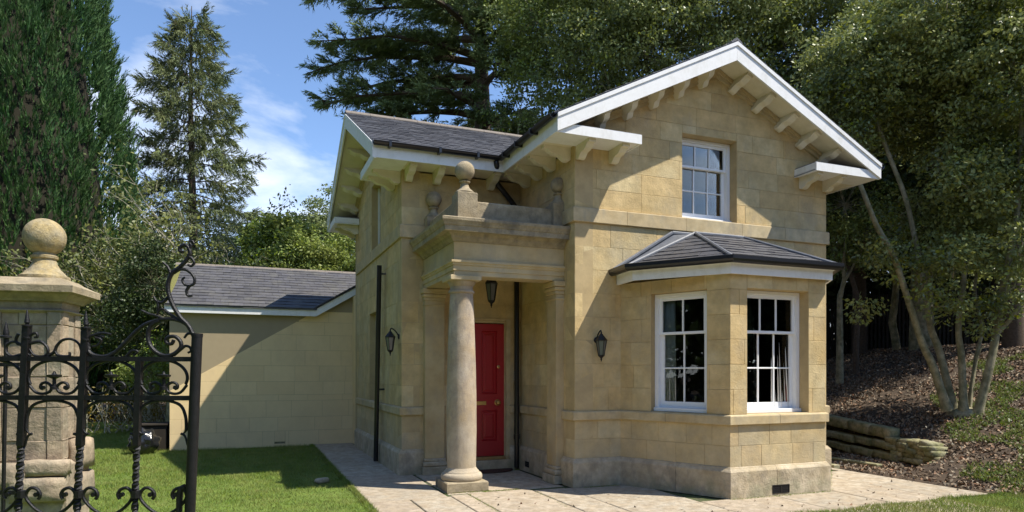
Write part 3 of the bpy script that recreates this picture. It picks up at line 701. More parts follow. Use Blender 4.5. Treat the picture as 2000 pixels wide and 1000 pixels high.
for x in (4.10, 4.60): bracket((x, -.008, ZE), (0, -1, 0), (0, 0, 1), .95)
for x in (-1.90, -1.45, -1.0, -.55): bracket((x, D - .008, ZE + .016), (0, -1, 0), (0, 0, 1), 1.02)
for x in (.30, .745, 1.185, 1.62, 2.055): bracket((x, -.008, ZR(x) - .236), (0, -1, 0), (-.5, 0, 1), .93)
for x in (2.735, 3.185, 3.645, 4.085, 4.53): bracket((x, -.008, ZR(x) - .236), (0, -1, 0), (.5, 0, 1), .93)
for y in (3.75, 3.3, 2.85, 2.4): bracket((-LW - .008, y, ZW(y) - .236), (-1, 0, 0), (0, -.5, 1), 1.05)
for y in (4.85, 5.33, 5.8, 6.3): bracket((-LW - .008, y, ZW(y) - .236), (-1, 0, 0), (0, .5, 1), 1.05)
for y in (1.75, 2.1, 2.5, 6.25, 6.7): bracket((-LW - .008 if y > D else -LW - .008, y, ZE), (-1, 0, 0), (0, 0, 1), 1.05) if y > 2 else None
# bay roof
o_ = .13
EA = (BA[0] - .37, 0.0); EA1 = (.44, -.40)
def off(o):
    th = math.atan2(-(BB[1] - BA[1]), BB[0] - BA[0]); t = o * math.tan(th / 2)
    return [(BB[0] - t, BB[1] - o), (BC[0] + t, BC[1] - o)]
(b1x, b1y), (c1x, c1y) = off(o_)
mirror = lambda p: (2 * 2.2385 - p[0], p[1])
RP = [(.61, -.012), (.55, -.52), (b1x, b1y), (c1x, c1y), mirror((.55, -.52)), mirror((.61, -.012))]
# board under the gutter follows the same line, slightly inside
board_path = [(RP[0][0] + .05, -.012), (RP[1][0] + .055, RP[1][1] + .0), (b1x + .03, b1y + .05), (c1x - .03, c1y + .05), (RP[4][0] - .055, RP[4][1]), (RP[5][0] - .05, -.012)]
obj('bay_fascia', join(sweep(board_path, [(-.03, 2.842), (.0, 2.842), (.0, 2.985), (-.03, 2.985)])), M['white'], house)
P1 = (1.80, -.30, 3.60); P2 = mirror((1.80, -.30)) + (3.60,)
W1 = (1.55, -.01, 3.60); W2 = mirror((1.55, -.01)) + (3.60,)
ZB = 3.03
def lift(p): return Vector((p[0], p[1], ZB))
E_ = [lift(p) for p in RP]
obj('bay_soffit', ([tuple(e_ + Vector((0, 0, -.04))) for e_ in E_] + [tuple(e_ + Vector((0, 0, -.052))) for e_ in E_], [(0, 1, 2, 3, 4, 5), (11, 10, 9, 8, 7, 6)]), M['white'], house)
facets = [(E_[0], E_[1], Vector(P1), Vector((1.60, -.012, 3.63))), (E_[1], E_[2], Vector(P1)), (E_[2], E_[3], Vector(P2), Vector(P1)), (E_[3], E_[4], Vector(P2)), (E_[4], E_[5], Vector((2.877, -.012, 3.63)), Vector(P2))]
vv, ff = [], []
for fc in facets + [(Vector(P1), Vector(P2), Vector((2.877, -.012, 3.63)), Vector((1.60, -.012, 3.63)))]:
    n = len(vv); vv += [tuple(q) for q in fc]; ff.append(tuple(range(n, n + len(fc))))
bay_roof = obj('bay_roof', (vv, ff), M['lead'], house)
for k, fc in enumerate(facets):
    A_, B_ = fc[0], fc[1]; u = (B_ - A_).normalized(); nn = (B_ - A_).cross(fc[2] - A_).normalized()
    if nn.z < 0: nn = -nn
    s_ = nn.cross(u)
    if s_.z < 0: s_ = -s_
    poly = [((q - A_).dot(u), (q - A_).dot(s_)) for q in fc]
    if area(poly) < 0: poly = poly[::-1]
    Pf = lambda a, s, h, A_=A_, u=u, s_=s_, nn=nn: tuple(A_ + u * a + s_ * s + nn * (h + .002))
    if len(poly) > 3 and k != 2: poly = poly[:3] if k == 0 else poly[:3]
    slate_field(Pf, poly, .17, .25, 41 + k, bay_roof, M['slate'], 2.0 if k in (1, 2) else .6, slates)
for a_, b_ in ((E_[1], Vector(P1)), (E_[2], Vector(P1)), (E_[3], Vector(P2)), (E_[4], Vector(P2)), (Vector(P1), Vector(P2))):
    up = Vector((0, 0, .018)); obj('hip_roll', tube([tuple(a_ + up), tuple(a_.lerp(b_, .5) + up * 1.1), tuple(b_ + up)], .026, 8), M['lead'], bay_roof, smooth=True)
obj('lead_flashing', join([tube([tuple(E_[0] + Vector((0, -.01, .03))), (1.60, -.02, 3.66)], .03, 8), tube([(1.60, -.02, 3.66), (2.877, -.02, 3.66)], .03, 8), tube([(2.877, -.02, 3.66), tuple(E_[5] + Vector((0, -.01, .03)))], .03, 8)]), M['lead'], bay_roof, smooth=True)
obj('bay_gutter', join(sweep(RP, [(-.02, 2.972), (.03, 2.965), (.065, 2.985), (.078, 3.01), (.078, 3.055), (.066, 3.06), (.06, 3.02), (-.02, 3.02)])), M['black'], house)
# downpipes
dp = obj('downpipe', join([tube([(-.10, D - .10, 3.28), (-.10, D - .10, .52)], .042, 14), tube([(-.10, D - .10, .58), (-.10, D - .10, .50)], .050, 14), tube(smooth_path([(-.10, D - .10, .52), (-.10, D - .10, .30), (-.10, D - .10, .03)]), .040, 14)]), M['black'], house, smooth=True)
obj('downpipe', join([tube(smooth_path([(-.62, YE + .0, 4.90), (-.60, YE + .03, 4.80), (-.55, D - .14, 4.78), (-.30, D - .10, 4.52), (-.12, D - .09, 4.32), (-.11, D - .09, 4.2), (-.11, D - .09, 3.68)], 4), .044, 12)]), M['black'], house, smooth=True)
wp = obj('waste_pipe', join([tube([(-LW - .12, 3.22, 3.44), (-LW - .12, 3.56, .03)], .042, 14)]), M['black'], house, smooth=True)
obj('pipe_clip', join([tube([(-LW - .12, 3.26, 3.3), (-LW - .0, 3.24, 3.3)], .016, 6), tube([(-LW - .12, 3.42, 1.30), (-LW - .0, 3.36, 1.30)], .016, 6)]), M['black'], wp)
# air bricks
av = obj('air_vent', f_b2.box(.635, .905, .058, .0625, .03, .135), M['dark'], house)
obj('vent_frame', join([f_b2.box(.635, .905, .058, .068, .124, .138), f_b2.box(.635, .905, .058, .068, .026, .038), f_b2.box(.76, .785, .058, .067, .038, .124), f_b2.box(.628, .64, .058, .0675, .03, .136), f_b2.box(.9, .912, .058, .0675, .03, .136)] + [f_b2.box(.64, .9, .06, .065, z, z + .006) for z in (.055, .075, .095)]), M['iron'], av)
av2 = obj('air_vent', f_side.box(D - 1.63, D - 1.47, .058, .0635, .08, .17), M['dark'], house)
obj('vent_frame', join([f_side.box(D - 1.63, D - 1.47, .06, .067, z, z + .01) for z in (.08, .105, .13, .16)]), M['iron'], av2)

# hand the biggest pieces out as single objects, join the rest per wall
def deal(lst, cap, restname):
    lst.sort(key=lambda t: -t[0]); rest = {}
    for i, (s, par_, vf, m_, nm) in enumerate(lst):
        if i < cap: obj(nm, vf, m_, par_)
        else: rest.setdefault((par_.name, m_.name), (par_, m_, []))[2].append(vf)
    for par_, m_, L_ in rest.values(): obj(restname, join(L_), m_, par_, kind='stuff')
deal(stones, 296, 'stonework'); deal(slates, 296, 'slating')

# ------------------------------------------------------------------ wall lanterns and hanging lantern
def lantern(loc, out, label, hang=False, sc=1.0, group=None):
    t = empty('wall_lantern' if not hang else 'hanging_lantern', loc, math.atan2(out[1], out[0])); t.scale = (sc,) * 3
    c = (.17, 0) if not hang else (0, 0); z0 = 0.0
    H = lambda prof, seg=6: lathe([(r, z + z0) for r, z in prof], c, seg)
    obj('lamp_cap', H([(.10, .02), (.104, .035), (.085, .06), (.055, .10), (.045, .105), (.03, .135), (.012, .15), (.016, .165), (.008, .18), (.001, .185)]), M['iron'], t)
    obj('lamp_base', H([(.001, -.34), (.012, -.33), (.006, -.315), (.02, -.30), (.012, -.285), (.03, -.265), (.055, -.245), (.058, -.225)]), M['iron'], t)
    obj('lamp_glass', H([(.05, -.224), (.088, .018)]), M['lampglass'], t)
    bars = []
    for k in range(6):
        a = math.pi / 3 * k; bars.append(tube([(c[0] + .055 * math.cos(a), c[1] + .055 * math.sin(a), -.226), (c[0] + .093 * math.cos(a), c[1] + .093 * math.sin(a), .02)], .0055, 5))
    obj('lamp_bars', join(bars), M['iron'], t)
    if hang: obj('chain', tube([(0, 0, .18), (0, 0, .245)], .007, 6), M['iron'], t)
    else:
        arm = smooth_path([(0, 0, .02), (.03, 0, .10), (.09, 0, .17), (.15, 0, .20), (.17, 0, .175)], 5)
        obj('arm', tube([tuple(p) for p in arm], .012, 8), M['iron'], t, smooth=True)
        obj('wall_plate', (lambda vf: ([(q[2] * 1.0, q[1], q[0] + .04) for q in vf[0]], vf[1]))(lathe([(.001, -.004), (.055, -.004), (.055, .008), (.03, .02), (.001, .025)], (0, 0), 12)), M['iron'], t)
    return tag(t, label, 'lantern', group)
lantern((-LW - .012, 2.16, 2.13), (-1, 0), 'black lantern on the west side wall beside the leaning black pipe', sc=.8, group='black lanterns on the lodge')
lantern((.335, -.012, 2.02), (0, -1), 'black lantern on the front wall between porch and bay window', sc=.8, group='black lanterns on the lodge')
lantern((-.78, 1.25, 2.92), (1, 0), 'black lantern hanging from the porch ceiling above the red door', True, group='black lanterns on the lodge')

# ------------------------------------------------------------------ door mat
v, f = [], []
n = 18
pts_ = [(.44 * math.cos(math.pi * i / n), -.30 * math.sin(math.pi * i / n)) for i in range(n + 1)]
dm = obj('doormat', ([(-.62 + a, D - .095 + b, .006) for a, b in pts_] + [(-.62 + a * .98, D - .095 + b * .98, .026) for a, b in pts_], [tuple(range(n + 1))[::-1], tuple(range(n + 1, 2 * n + 2))] + [(i, (i + 1) % (n + 1), n + 1 + (i + 1) % (n + 1), n + 1 + i) for i in range(n + 1)]), M['mat_'])
tag(dm, 'dark half-round brown doormat on the paving below the red door', 'doormat')

# ------------------------------------------------------------------ outbuilding
OY, OX, OZ = 7.10, -5.70, 2.95
outb = tag(empty('outbuilding', (0, 0, 0)), 'low cream-painted block outbuilding with slate roof, left of the stone lodge', 'outbuilding')
f_ob = Fr(OX, OY, 1, 0); ob_blocks, ob_slates = [], []
xk = -2.80 - OX
ob_poly = [(0, -.05), (-OX - 1.0, -.05), (-OX - 1.0, OZ + (-1.0 + 2.80) * .6), (xk, OZ), (0, OZ)]
VENT = (-3.66 - OX, -3.44 - OX, .045, .085)
wall(f_ob, ob_poly, [VENT], [-.05, .32, .62, .98, 1.11, 1.40, 1.74, 2.08, 2.42, 2.71, 3.0, 3.3, 3.7, 4.1], .62, 51, thick=.2, core=M['render_core'], m=M['render'], store=ob_blocks, root=outb, proud=.005)
obj('wall', join([Fr(OX, OY + 5.4, 0, -1).prism([(0, -.05), (5.19, -.05), (5.19, OZ), (2.7, 4.15), (0, OZ)], 0, -.2), box(OX, -1.2, OY + 5.2, OY + 5.4, -.05, OZ), box(-LW, -1.0, WB + .26, OY - .001, 0, 3.3)]), M['render'], outb)
obj('air_vent', join([f_ob.box(VENT[0], VENT[1], -.03, -.02, VENT[2], VENT[3])] + [f_ob.box(VENT[0] + .01 + i * .03, VENT[0] + .022 + i * .03, -.02, -.002, VENT[2], VENT[3]) for i in range(7)]), M['moss_stone'], outb)
oc = 1.22 / 2.75; oa = math.atan(oc); oc_, os_ = math.cos(oa), math.sin(oa)
EZ = 3.02; EY = OY - .15
xr_ = -1.0
ob_roof = obj('roof', join([([(OX - .08, EY - .03, EZ - .03), (-2.80, EY - .03, EZ - .03), (-2.80 + 2.0, EY - .03 + 2.7, EZ - .03 + 1.2), (-2.8 + 2, EY + 2.75, EZ + 1.19), (OX - .08, EY + 2.75, EZ + 1.19),
                             (OX - .08, EY - .03, EZ - .06), (-2.80, EY - .03, EZ - .06), (-.80, EY - .03 + 2.7, EZ - .06 + 1.2), (-.8, EY + 2.75, EZ + 1.15), (OX - .08, EY + 2.75, EZ + 1.15)],
                            [(0, 1, 2, 3, 4), (9, 8, 7, 6, 5), (0, 5, 6, 1), (4, 9, 5, 0), (1, 6, 7, 2)]),
                           ([(OX - .08, EY + 2.75, EZ + 1.19), (-1, EY + 2.75, EZ + 1.19), (-1, EY + 5.6, EZ - .05), (OX - .08, EY + 5.6, EZ - .05)], [(0, 1, 2, 3)])]), M['slate_old'], outb)
Po = lambda a, s, h: (a, EY - .04 + s * oc_ - h * os_, EZ - .028 + s * os_ + h * oc_)
slate_field(Po, [(OX - .06, 0), (-2.80, 0), (-.75, 2.79 / oc_), (OX - .06, 2.79 / oc_)], .205, .30, 55, ob_roof, M['slate_old'], 1.0, ob_slates)
ridge((OX - .1, EY + 2.75, EZ + 1.20), (-1.0, EY + 2.75, EZ + 1.20), (0, 1, 0), 11, ob_roof, M['ridge'], .10)
# raking verge of the right-hand gable and its slope
vz = lambda x: OZ + (x + 2.80) * .6
obj('gable_roof', join([([(-2.86, EY - .02, vz(-2.86) + .10), (-1.0, EY - .02, vz(-1.0) + .10), (-1.0, EY + 2.5, vz(-1.0) + .10), (-2.86, EY + 2.5 * 0 + .05, vz(-2.86) + .10), (-2.86, EY - .02, vz(-2.86) + .06), (-1.0, EY - .02, vz(-1.0) + .06)], [(0, 1, 2, 3), (0, 4, 5, 1)])]), M['slate_old'], outb)
fo_ = Fr(0, EY, 1, 0)
obj('fascia', join([fo_.box(OX - .08, -2.80, -.02, .0, OZ - .12, OZ + .045), fo_.prism([(-2.80, OZ - .12), (-1.0, OZ - .12 + 1.08), (-1.0, OZ + .045 + 1.08), (-2.80, OZ + .045)], -.02, .0)]), M['white'], outb)
obj('soffit', join([box(OX - .08, -2.82, EY + .021, OY - .001, OZ - .115, OZ - .10)]), M['white'], outb)
obj('drip_edge', join([fo_.box(OX - .08, -2.81, .0, .02, OZ + .035, OZ + .06), fo_.prism([(-2.81, OZ + .035), (-1.0, OZ + .035 + 1.086), (-1.0, OZ + .10 + 1.086), (-2.81, OZ + .075)], .0005, .02)]), M['black'], outb)
obj('verge_moss', join([([(OX - .085, EY - .03, EZ - .02), (OX - .04, EY - .03, EZ - .008), (OX + .03, EY + 1.2, EZ + .54), (OX + .06, EY + 2.55, EZ + 1.145), (OX - .085, EY + 2.6, EZ + 1.16), (OX - .085, EY - .03, EZ - .07), (OX - .085, EY + 2.6, EZ + 1.1)], [(0, 1, 2, 3, 4), (0, 4, 6, 5)])]), M['moss'], outb)
deal(ob_blocks, 290, 'blockwork'); deal(ob_slates, 290, 'slating')

# ------------------------------------------------------------------ patio paving (irregular big flags)
patio = tag(obj('patio', join([box(-2.86, 4.86, -2.46, .6, -.03, -.012), box(-2.86, -1.9, .6, 8.0, -.03, -.0125), box(-1.9, 0, .6, D + .3, -.03, -.0123), box(4.4, 5.9, .6, 9, -.03, -.0124), box(-2.86, 4.0, -9, -2.46, -.034, -.016)]), M['joint']), kind='structure')
def flag(poly, z=.0, r=random):
    b = inset(poly, .008); t_ = inset(poly, .016)
    if len(b) < 3 or len(t_) != len(b): return
    n = len(b); zz = r.uniform(-.003, .003)
    v = [(x, y, -.02) for x, y in b] + [(x, y, z + zz - .006) for x, y in b] + [(x, y, z + zz + .001) for x, y in t_]
    f = [(i, (i + 1) % n, n + (i + 1) % n, n + i) for i in range(n)] + [(n + i, n + (i + 1) % n, 2 * n + (i + 1) % n, 2 * n + i) for i in range(n)] + [tuple(range(2 * n, 3 * n))]
    obj('paving_slab', (v, f), M['paving'], patio)
rr = random.Random(5)
def quad(x0, x1, y0, y1): return [(x0, y0), (x1, y0), (x1, y1), (x0, y1)]
for (x0, x1, ys) in ((-2.86, -2.34, (-2.46, -.9, -.03)), (-2.34, -1.80, (-2.46, -1.3, -.04)), (-1.80, -1.55, (-2.46, -1.1, .03)), (-1.55, -.64, (-2.46, -1.6, .12)), (-.64, -.16, (-2.46, -1.5, .0)), (-.16, .95, (-2.46, -1.2, .0)), (.95, 2.1, (-2.46, -1.5)), (2.1, 3.1, (-2.46, -1.5)), (3.1, 4.0, (-2.46, -1.5, -.2)), (4.0, 4.86, (-2.46, -1.3, -.2))):
    for y0, y1 in zip(ys, ys[1:]): flag(quad(x0, x1, y0, y1), r=rr)
for (x0, x1, y0, y1) in ((-2.86, -1.83, -.03, 1.2), (-2.86, -1.83, 1.2, 2.1), (-2.86, -2.0, 2.1, 3.3), (-2.86, -2.0, 3.3, 4.4), (-2.86, -2.0, 4.4, 5.5), (-2.86, -2.0, 5.5, 6.5), (-2.86, -2.0, 6.5, 7.1), (-1.80, -1.2, .12, .95), (-1.2, -.1, .14, .75), (-1.8, -1.0, .95, 1.95), (-1.0, -.1, .75, 1.3), (-1.0, -.1, 1.3, 1.98), (4.69, 4.86, -.2, 2.5), (4.86, 5.45, .25, 1.4), (4.86, 5.45, 1.4, 2.6)):
    flag(quad(x0, x1, y0, y1), r=rr)
for k in range(7):
    for (x0, x1) in ((-2.86, -1.9), (-1.9, -.9), (-.9, .1), (.1, 1.2), (1.2, 2.4), (2.4, 4.0)):
        flag(quad(x0, x1, -9 + k * .93, -9 + (k + 1) * .93 if k < 6 else -2.47), -.004, rr)
tag(obj('path_kerb', join([bbox(4.87, 5.0, .05, 2.6, -.03, .05, .01), bbox(5.55, 5.68, -.2, 4.0, -.03, .06, .012)]), M['moss_stone']), kind='structure')

# ------------------------------------------------------------------ low retaining wall of mossy stones
rw = tag(empty('retaining_wall', (6.6, .5, 0)), 'low mossy dry-stone retaining wall between the side path and wooded bank', 'wall')
rw_inv = Vector((6.6, .5, 0))
def rock(c, s, rz, seed, name='stone', m=None, parent=None, tl=(0, 0), lump=.5):
    r = random.Random(seed); bm = bmesh.new(); bmesh.ops.create_cube(bm, size=1.0)
    bmesh.ops.subdivide_edges(bm, edges=bm.edges[:], cuts=2, use_grid_fill=True)
    for v_ in bm.verts:
        q = v_.co; l = q.length; q2 = q.normalized() * .62; v_.co = q.lerp(q2, lump) * (1 + r.uniform(-.07, .07))
        v_.co.x *= s[0]; v_.co.y *= s[1]; v_.co.z *= s[2]
    me = bpy.data.meshes.new(name); bm.to_mesh(me); bm.free(); me.materials.append(m or M['moss_stone']); me.polygons.foreach_set('use_smooth', [True] * len(me.polygons))
    o = bpy.data.objects.new(name, me); o.location = Vector(c) - (rw_inv if parent is rw else Vector((0, 0, 0))); o.rotation_euler = (tl[0], tl[1], rz); return link(o, parent)
wx = lambda y: 6.52 + .19 * (y + .4) - .03
an = math.atan2(1, .19)
for z, h_, ys, bt in ((.50, .19, ((.35, .85), (.85, 1.45), (1.45, 2.2), (2.2, 3.0)), .0), (.285, .13, ((.30, .75), (.75, 1.2), (1.2, 2.0), (2.0, 2.8)), -.05), (.09, .13, ((.1, .7), (.7, 1.25), (1.25, 2.0), (2.0, 2.9)), -.09)):
    for y0, y1 in ys:
        ym = (y0 + y1) / 2; slope_ = .09 * (ym - .6)
        rock((wx(ym) + bt + .04, ym, z + slope_ * (.8 if z > .4 else .4)), (y1 - y0 - .02, .26, h_), an, int(ym * 100 + z * 1000), parent=rw, tl=(0, -.07), lump=.05)
k = 0
for z, y0, y1, n_ in ((.06, -.75, .25, 4), (.15, -.72, .3, 4), (.235, -.70, .35, 5), (.31, -.66, .40, 4), (.375, -.55, .42, 4)):
    st = (y1 - y0) / n_
    for i in range(n_):
        y = y0 + st * (i + .5) + rr.uniform(-.03, .03); k += 1
        rock((wx(y) + rr.uniform(-.06, .03) + z * .12, y, z), (st * rr.uniform(.95, 1.12), rr.uniform(.24, .34), rr.uniform(.085, .11)), an + rr.uniform(-.15, .15), 900 + k, parent=rw, tl=(rr.uniform(-.1, .1), rr.uniform(-.1, .1)), lump=.32)
for i in range(7):
    y = -.8 + rr.uniform(-.25, .2); rock((wx(y) - rr.uniform(.0, .35), y, .03 + rr.uniform(0, .08)), (rr.uniform(.16, .3), rr.uniform(.14, .2), rr.uniform(.07, .1)), rr.uniform(0, 3), 950 + i, parent=rw, lump=.6)

# ------------------------------------------------------------------ gate pier
pier = tag(empty('gate_pier', (-5.89, -1.40, 0), -R(7.8)), 'tall weathered stone gate pier topped by a lichened stone ball', 'gate pier')
S_ = .20; XL = -.34
pst = []
core = obj('shaft', box(XL + .01, S_ - .01, -S_ + .01, S_ - .01, 0, 2.12), M['pier'], pier)
class LF:      # local frame on the pier
    def __init__(s, o, u): s.o, s.u, s.n = o, u, (u[1], -u[0])
    def p(s, a, d, z): return (s.o[0] + s.u[0] * a + s.n[0] * d, s.o[1] + s.u[1] * a + s.n[1] * d, z)
pf = LF((XL, -S_), (1, 0)); pr = LF((S_, -S_), (0, 1)); rp_ = random.Random(3)
wF = S_ - XL
zc = [.86, 1.02, 1.30, 1.56, 1.74, 2.0, 2.12]
def put(fr, a0, a1, z0, z1, d):
    s = stone_vf(fr.p, [(a0, z0), (a1, z0), (a1, z1), (a0, z1)], -.01, d, g=.002, ch=.005, r=rp_, tilt=.010)
    if s: obj('stone', s, M['pier'], pier)
for z0, z1 in zip(zc, zc[1:]):
    put(pf, wF - .105, wF + .006, z0, z1, .014); put(pf, 0, .10, z0, z1, .014)
    c = .1 + (wF - .2) * rp_.uniform(.35, .65); put(pf, .10, c, z0, z1, -.002); put(pf, c, wF - .105, z0, z1, -.002)
    put(pr, -.006, .12, z0, z1, .013); put(pr, .12, .28, z0, z1, -.002); put(pr, .28, .4, z0, z1, .012)
obj('base', join([bbox(XL - .07, S_ + .06, -S_ - .06, S_ + .06, 0, .84, .03)]), M['pier'], pier)
for i, (x, y, z, sx_, sy_, sz_) in enumerate(((.10, -.25, .80, .36, .12, .13), (.25, .10, .88, .12, .30, .26), (-.2, -.26, .74, .34, .12, .2), (.26, .1, .6, .1, .34, .22), (.06, -.27, .62, .4, .1, .2))):
    rock((x, y, z), (sx_, sy_, sz_), 0, 970 + i, parent=pier, m=M['pier'], lump=.22)
obj('necking', join([bbox(XL - .012, S_ + .012, -S_ - .012, S_ + .012, 2.10, 2.135, .008), bbox(XL - .03, S_ + .03, -S_ - .03, S_ + .03, 2.112, 2.13, .008)]), M['old_stone'], pier)
def cap(z0, z1, o0, o1, b=.004):
    v = [(XL - o0, -S_ - o0, z0), (S_ + o0, -S_ - o0, z0), (S_ + o0, S_ + o0, z0), (XL - o0, S_ + o0, z0), (XL - o1, -S_ - o1, z1), (S_ + o1, -S_ - o1, z1), (S_ + o1, S_ + o1, z1), (XL - o1, S_ + o1, z1)]
    return v, [(3, 2, 1, 0), (4, 5, 6, 7)] + [(i, (i + 1) % 4, 4 + (i + 1) % 4, 4 + i) for i in range(4)]
capm = obj('cap', join([cap(2.136, 2.20, .0, .005), cap(2.20, 2.215, .03, .04), cap(2.215, 2.26, .04, .09), cap(2.261, 2.27, .10, .105), cap(2.27, 2.325, .128, .13), cap(2.325, 2.335, .13, .118), cap(2.335, 2.375, .11, .03), cap(2.375, 2.40, .03, -.0)]), M['old_stone'], pier)
bprof = [(.185, 2.385), (.193, 2.405), (.190, 2.43), (.163, 2.445), (.152, 2.46), (.115, 2.50), (.092, 2.545), (.086, 2.58), (.100, 2.588), (.104, 2.608), (.088, 2.618)]
n = 18; rb, rzb, zb = .162, .162, 2.775
bprof += [(rb * math.cos(t), zb + rzb * math.sin(t)) for t in [-math.pi / 2 * .66 + (math.pi / 2 * 1.66) * i / n for i in range(n + 1)]]
obj('ball_finial', lathe(bprof, (.0, 0), 44), M['ball'], pier, smooth=True)

# ------------------------------------------------------------------ wrought iron gate
ZG = 3.4; GS = ZG / 1308.0
gate = tag(empty('iron_gate', pt((380 - 1000) * GS, ZG, 0), -YAW), 'tall black wrought-iron gate with scrolls, rings and spiked bars in the left foreground', 'gate')
def g(u, v, d=0.0): return ((u - 380) * GS, d, CH + (727 - v) * GS)      # gate drawing grid: 1 unit = 2.6 mm
def gz(X, Y, d=0.0): return g(X / 1.6675, 400 + Y / 1.6675, d)
def gpart(name, vfs, smooth=True): return obj(name, join(vfs) if isinstance(vfs, list) else vfs, M['iron'], gate, smooth=smooth)
def gt(pts, w, sides=8, per=5, taper=0.0, flat=1.0, d=0.0, f=gz):
    P = smooth_path([f(x, y, d) for x, y in pts], per); n = len(P)
    return tube([tuple(p) for p in P], [w * (1 - taper * i / (n - 1)) for i in range(n)], sides, flat=flat)
# round hanging stile
gpart('gate_post', [tube([g(385, 656), g(371, 1000), g(358, 1330)], .026, 16)])
gpart('post_cap', [tube([g(385.2, 651), g(384.8, 658)], .028, 16)])
for v_ in (700, 776, 1290):
    x1 = 383 - (v_ - 656) * .041
    x1 = {700: 381, 776: 379, 1290: 360}[v_]
    u0 = -140
    w_ = 5.2 * GS
    gpart('gate_rail', [([g(u0, v_ - 4.6, -.012), g(x1, v_ - 4.6 + 1.5, -.012), g(x1, v_ + 4.6 + 1.5, -.012), g(u0, v_ + 4.6, -.012), g(u0, v_ - 4.6, .012), g(x1, v_ - 4.6 + 1.5, .012), g(x1, v_ + 4.6 + 1.5, .012), g(u0, v_ + 4.6, .012)],
                         [(0, 1, 2, 3), (7, 6, 5, 4), (0, 4, 5, 1), (1, 5, 6, 2), (2, 6, 7, 3), (3, 7, 4, 0)])], False)
def spear(u, v, s):
    prof = [(.0005, 34), (1.6, 28), (3.2, 18), (4.6, 10), (5.2, 6), (3.6, 4), (3.6, 2), (9.0, 1), (9.0, -1.5), (4.5, -2.5), (5.6, -6), (5.6, -20), (4.5, -21), (7.8, -22), (7.8, -25), (5, -26)]
    c = g(u, v); return lathe([(max(r * GS * s, .0004), c[2] + z * GS * s) for r, z in prof[::-1]], (c[0], 0), 14)
def bar(u0, v0, u1, w, tw0=870, v1=1330, top=None):
    """bar leaning slightly; twisted below tw0"""
    lean = (u1 - u0) / (1000 - v0); out = []
    n = 40; U = lambda v: u0 + lean * (v - v0)
    pts = [g(U(v0), v0), g(U(tw0), tw0)]
    out.append(tube(pts, w / 2 * GS * 1.3, 4))
    m = 60; P = [g(U(tw0 + (v1 - tw0) * i / m), tw0 + (v1 - tw0) * i / m) for i in range(m + 1)]
    out.append(tube(P, w / 2 * GS * 1.15, 4, twist=.62)); return out
for (u0, v0, u1, w_, hd) in ((53, 636, 35, 13, 1.0), (168, 640, 150, 13, 1.0), (272.5, 702, 263, 12, 0), (-62, 640, -80, 13, 1.0)):
    gpart('gate_bar', bar(u0, v0, u1, w_), False)
    if hd: gpart('spearhead', [spear(u0, v0, hd)])
# ring panels between the two rails with scroll ends and a little cup in the middle
def ringpanel(uc, hw):
    P = [(uc + hw * math.cos(t), 738 - 34 * math.sin(t)) for t in [math.pi * (-.12 + 1.24 * i / 16) for i in range(17)]]
    gpart('ring', [gt(P, 3.0 * GS, 8, 2, f=g)])
    for s in (-1, 1):
        sp = [(uc + s * hw * .98, 752), (uc + s * hw * .72, 766), (uc + s * hw * .42, 769), (uc + s * hw * .16, 764), (uc + s * 6, 754), (uc + s * 16, 747), (uc + s * 25, 750), (uc + s * 27, 757), (uc + s * 22, 760)]
        gpart('scroll', [gt(sp, 2.8 * GS, 8, 4, f=g)]); c = g(uc + s * 23, 757)
        gpart('scroll_eye', [tube([(c[0], -.008, c[2]), (c[0], .008, c[2])], 4.2 * GS, 10)])
    c = g(uc, 758)
    gpart('cup', [lathe([(7 * GS, c[2] - 3 * GS), (7 * GS, c[2] + 3 * GS), (3.5 * GS, c[2] + 4 * GS), (3.2 * GS, c[2] + 18 * GS), (12 * GS, c[2] + 22 * GS), (13 * GS, c[2] + 26 * GS), (4 * GS, c[2] + 27 * GS), (1.5 * GS, c[2] + 33 * GS)], (c[0], 0), 10)])
for uc, hw in ((106, 50), (217, 50), (320, 46), (-6, 50)): ringpanel(uc, hw)
# arches hanging below the second rail, ending in barbs
for uc, hw in ((103, 50), (214, 50), (317, 46), (-8, 50)):
    P = [(uc - hw * 1.04, 840), (uc - hw * .98, 812), (uc - hw * .72, 790), (uc, 782), (uc + hw * .72, 790), (uc + hw * .98, 812), (uc + hw * 1.02, 840)]
    gpart('arch', [gt(P, 3.0 * GS, 8, 5, f=g)])
    for s in (-1, 1):
        e0 = uc + s * hw * 1.03
        gpart('barb', [gt([(e0, 838), (e0 - s * 4, 845), (e0 - s * 12, 848)], 3.0 * GS, 8, 4, .8, f=g), gt([(e0 - s * 11, 847), (e0 - s * 3, 852), (e0 + s * 2, 870)], 2.6 * GS, 8, 4, .3, f=g)])
# scroll pairs low on each bar, flowing into wide V curves
for ub_, s_ in ((155, 1), (155, -1), (266, 1), (266, -1), (43, 1), (43, -1), (372, -1)):
    o_x = 6 * s_
    sp = [(ub_ + o_x + s_ * 26, 975), (ub_ + o_x + s_ * 30, 966), (ub_ + o_x + s_ * 24, 956), (ub_ + o_x + s_ * 12, 953), (ub_ + o_x + s_ * 3, 962), (ub_ + o_x + s_ * 3, 975), (ub_ + o_x + s_ * 20, 994), (ub_ + o_x + s_ * 44, 1008), (ub_ + s_ * 58, 1012)]
    gpart('scroll', [gt(sp, 3.2 * GS, 8, 5, f=g)])
    c = g(ub_ + o_x + s_ * 22, 966); gpart('scroll_eye', [tube([(c[0], -.008, c[2]), (c[0], .008, c[2])], 4.6 * GS, 10)])
for ub_ in (155, 266, 43): gpart('collar', [tube([g(ub_, 958), g(ub_ - .6, 972)], 9 * GS, 8)], False)
gpart('scroll', [gt([(350, 1000), (352, 960), (362, 950)], 6 * GS, 8, 5, f=g)])
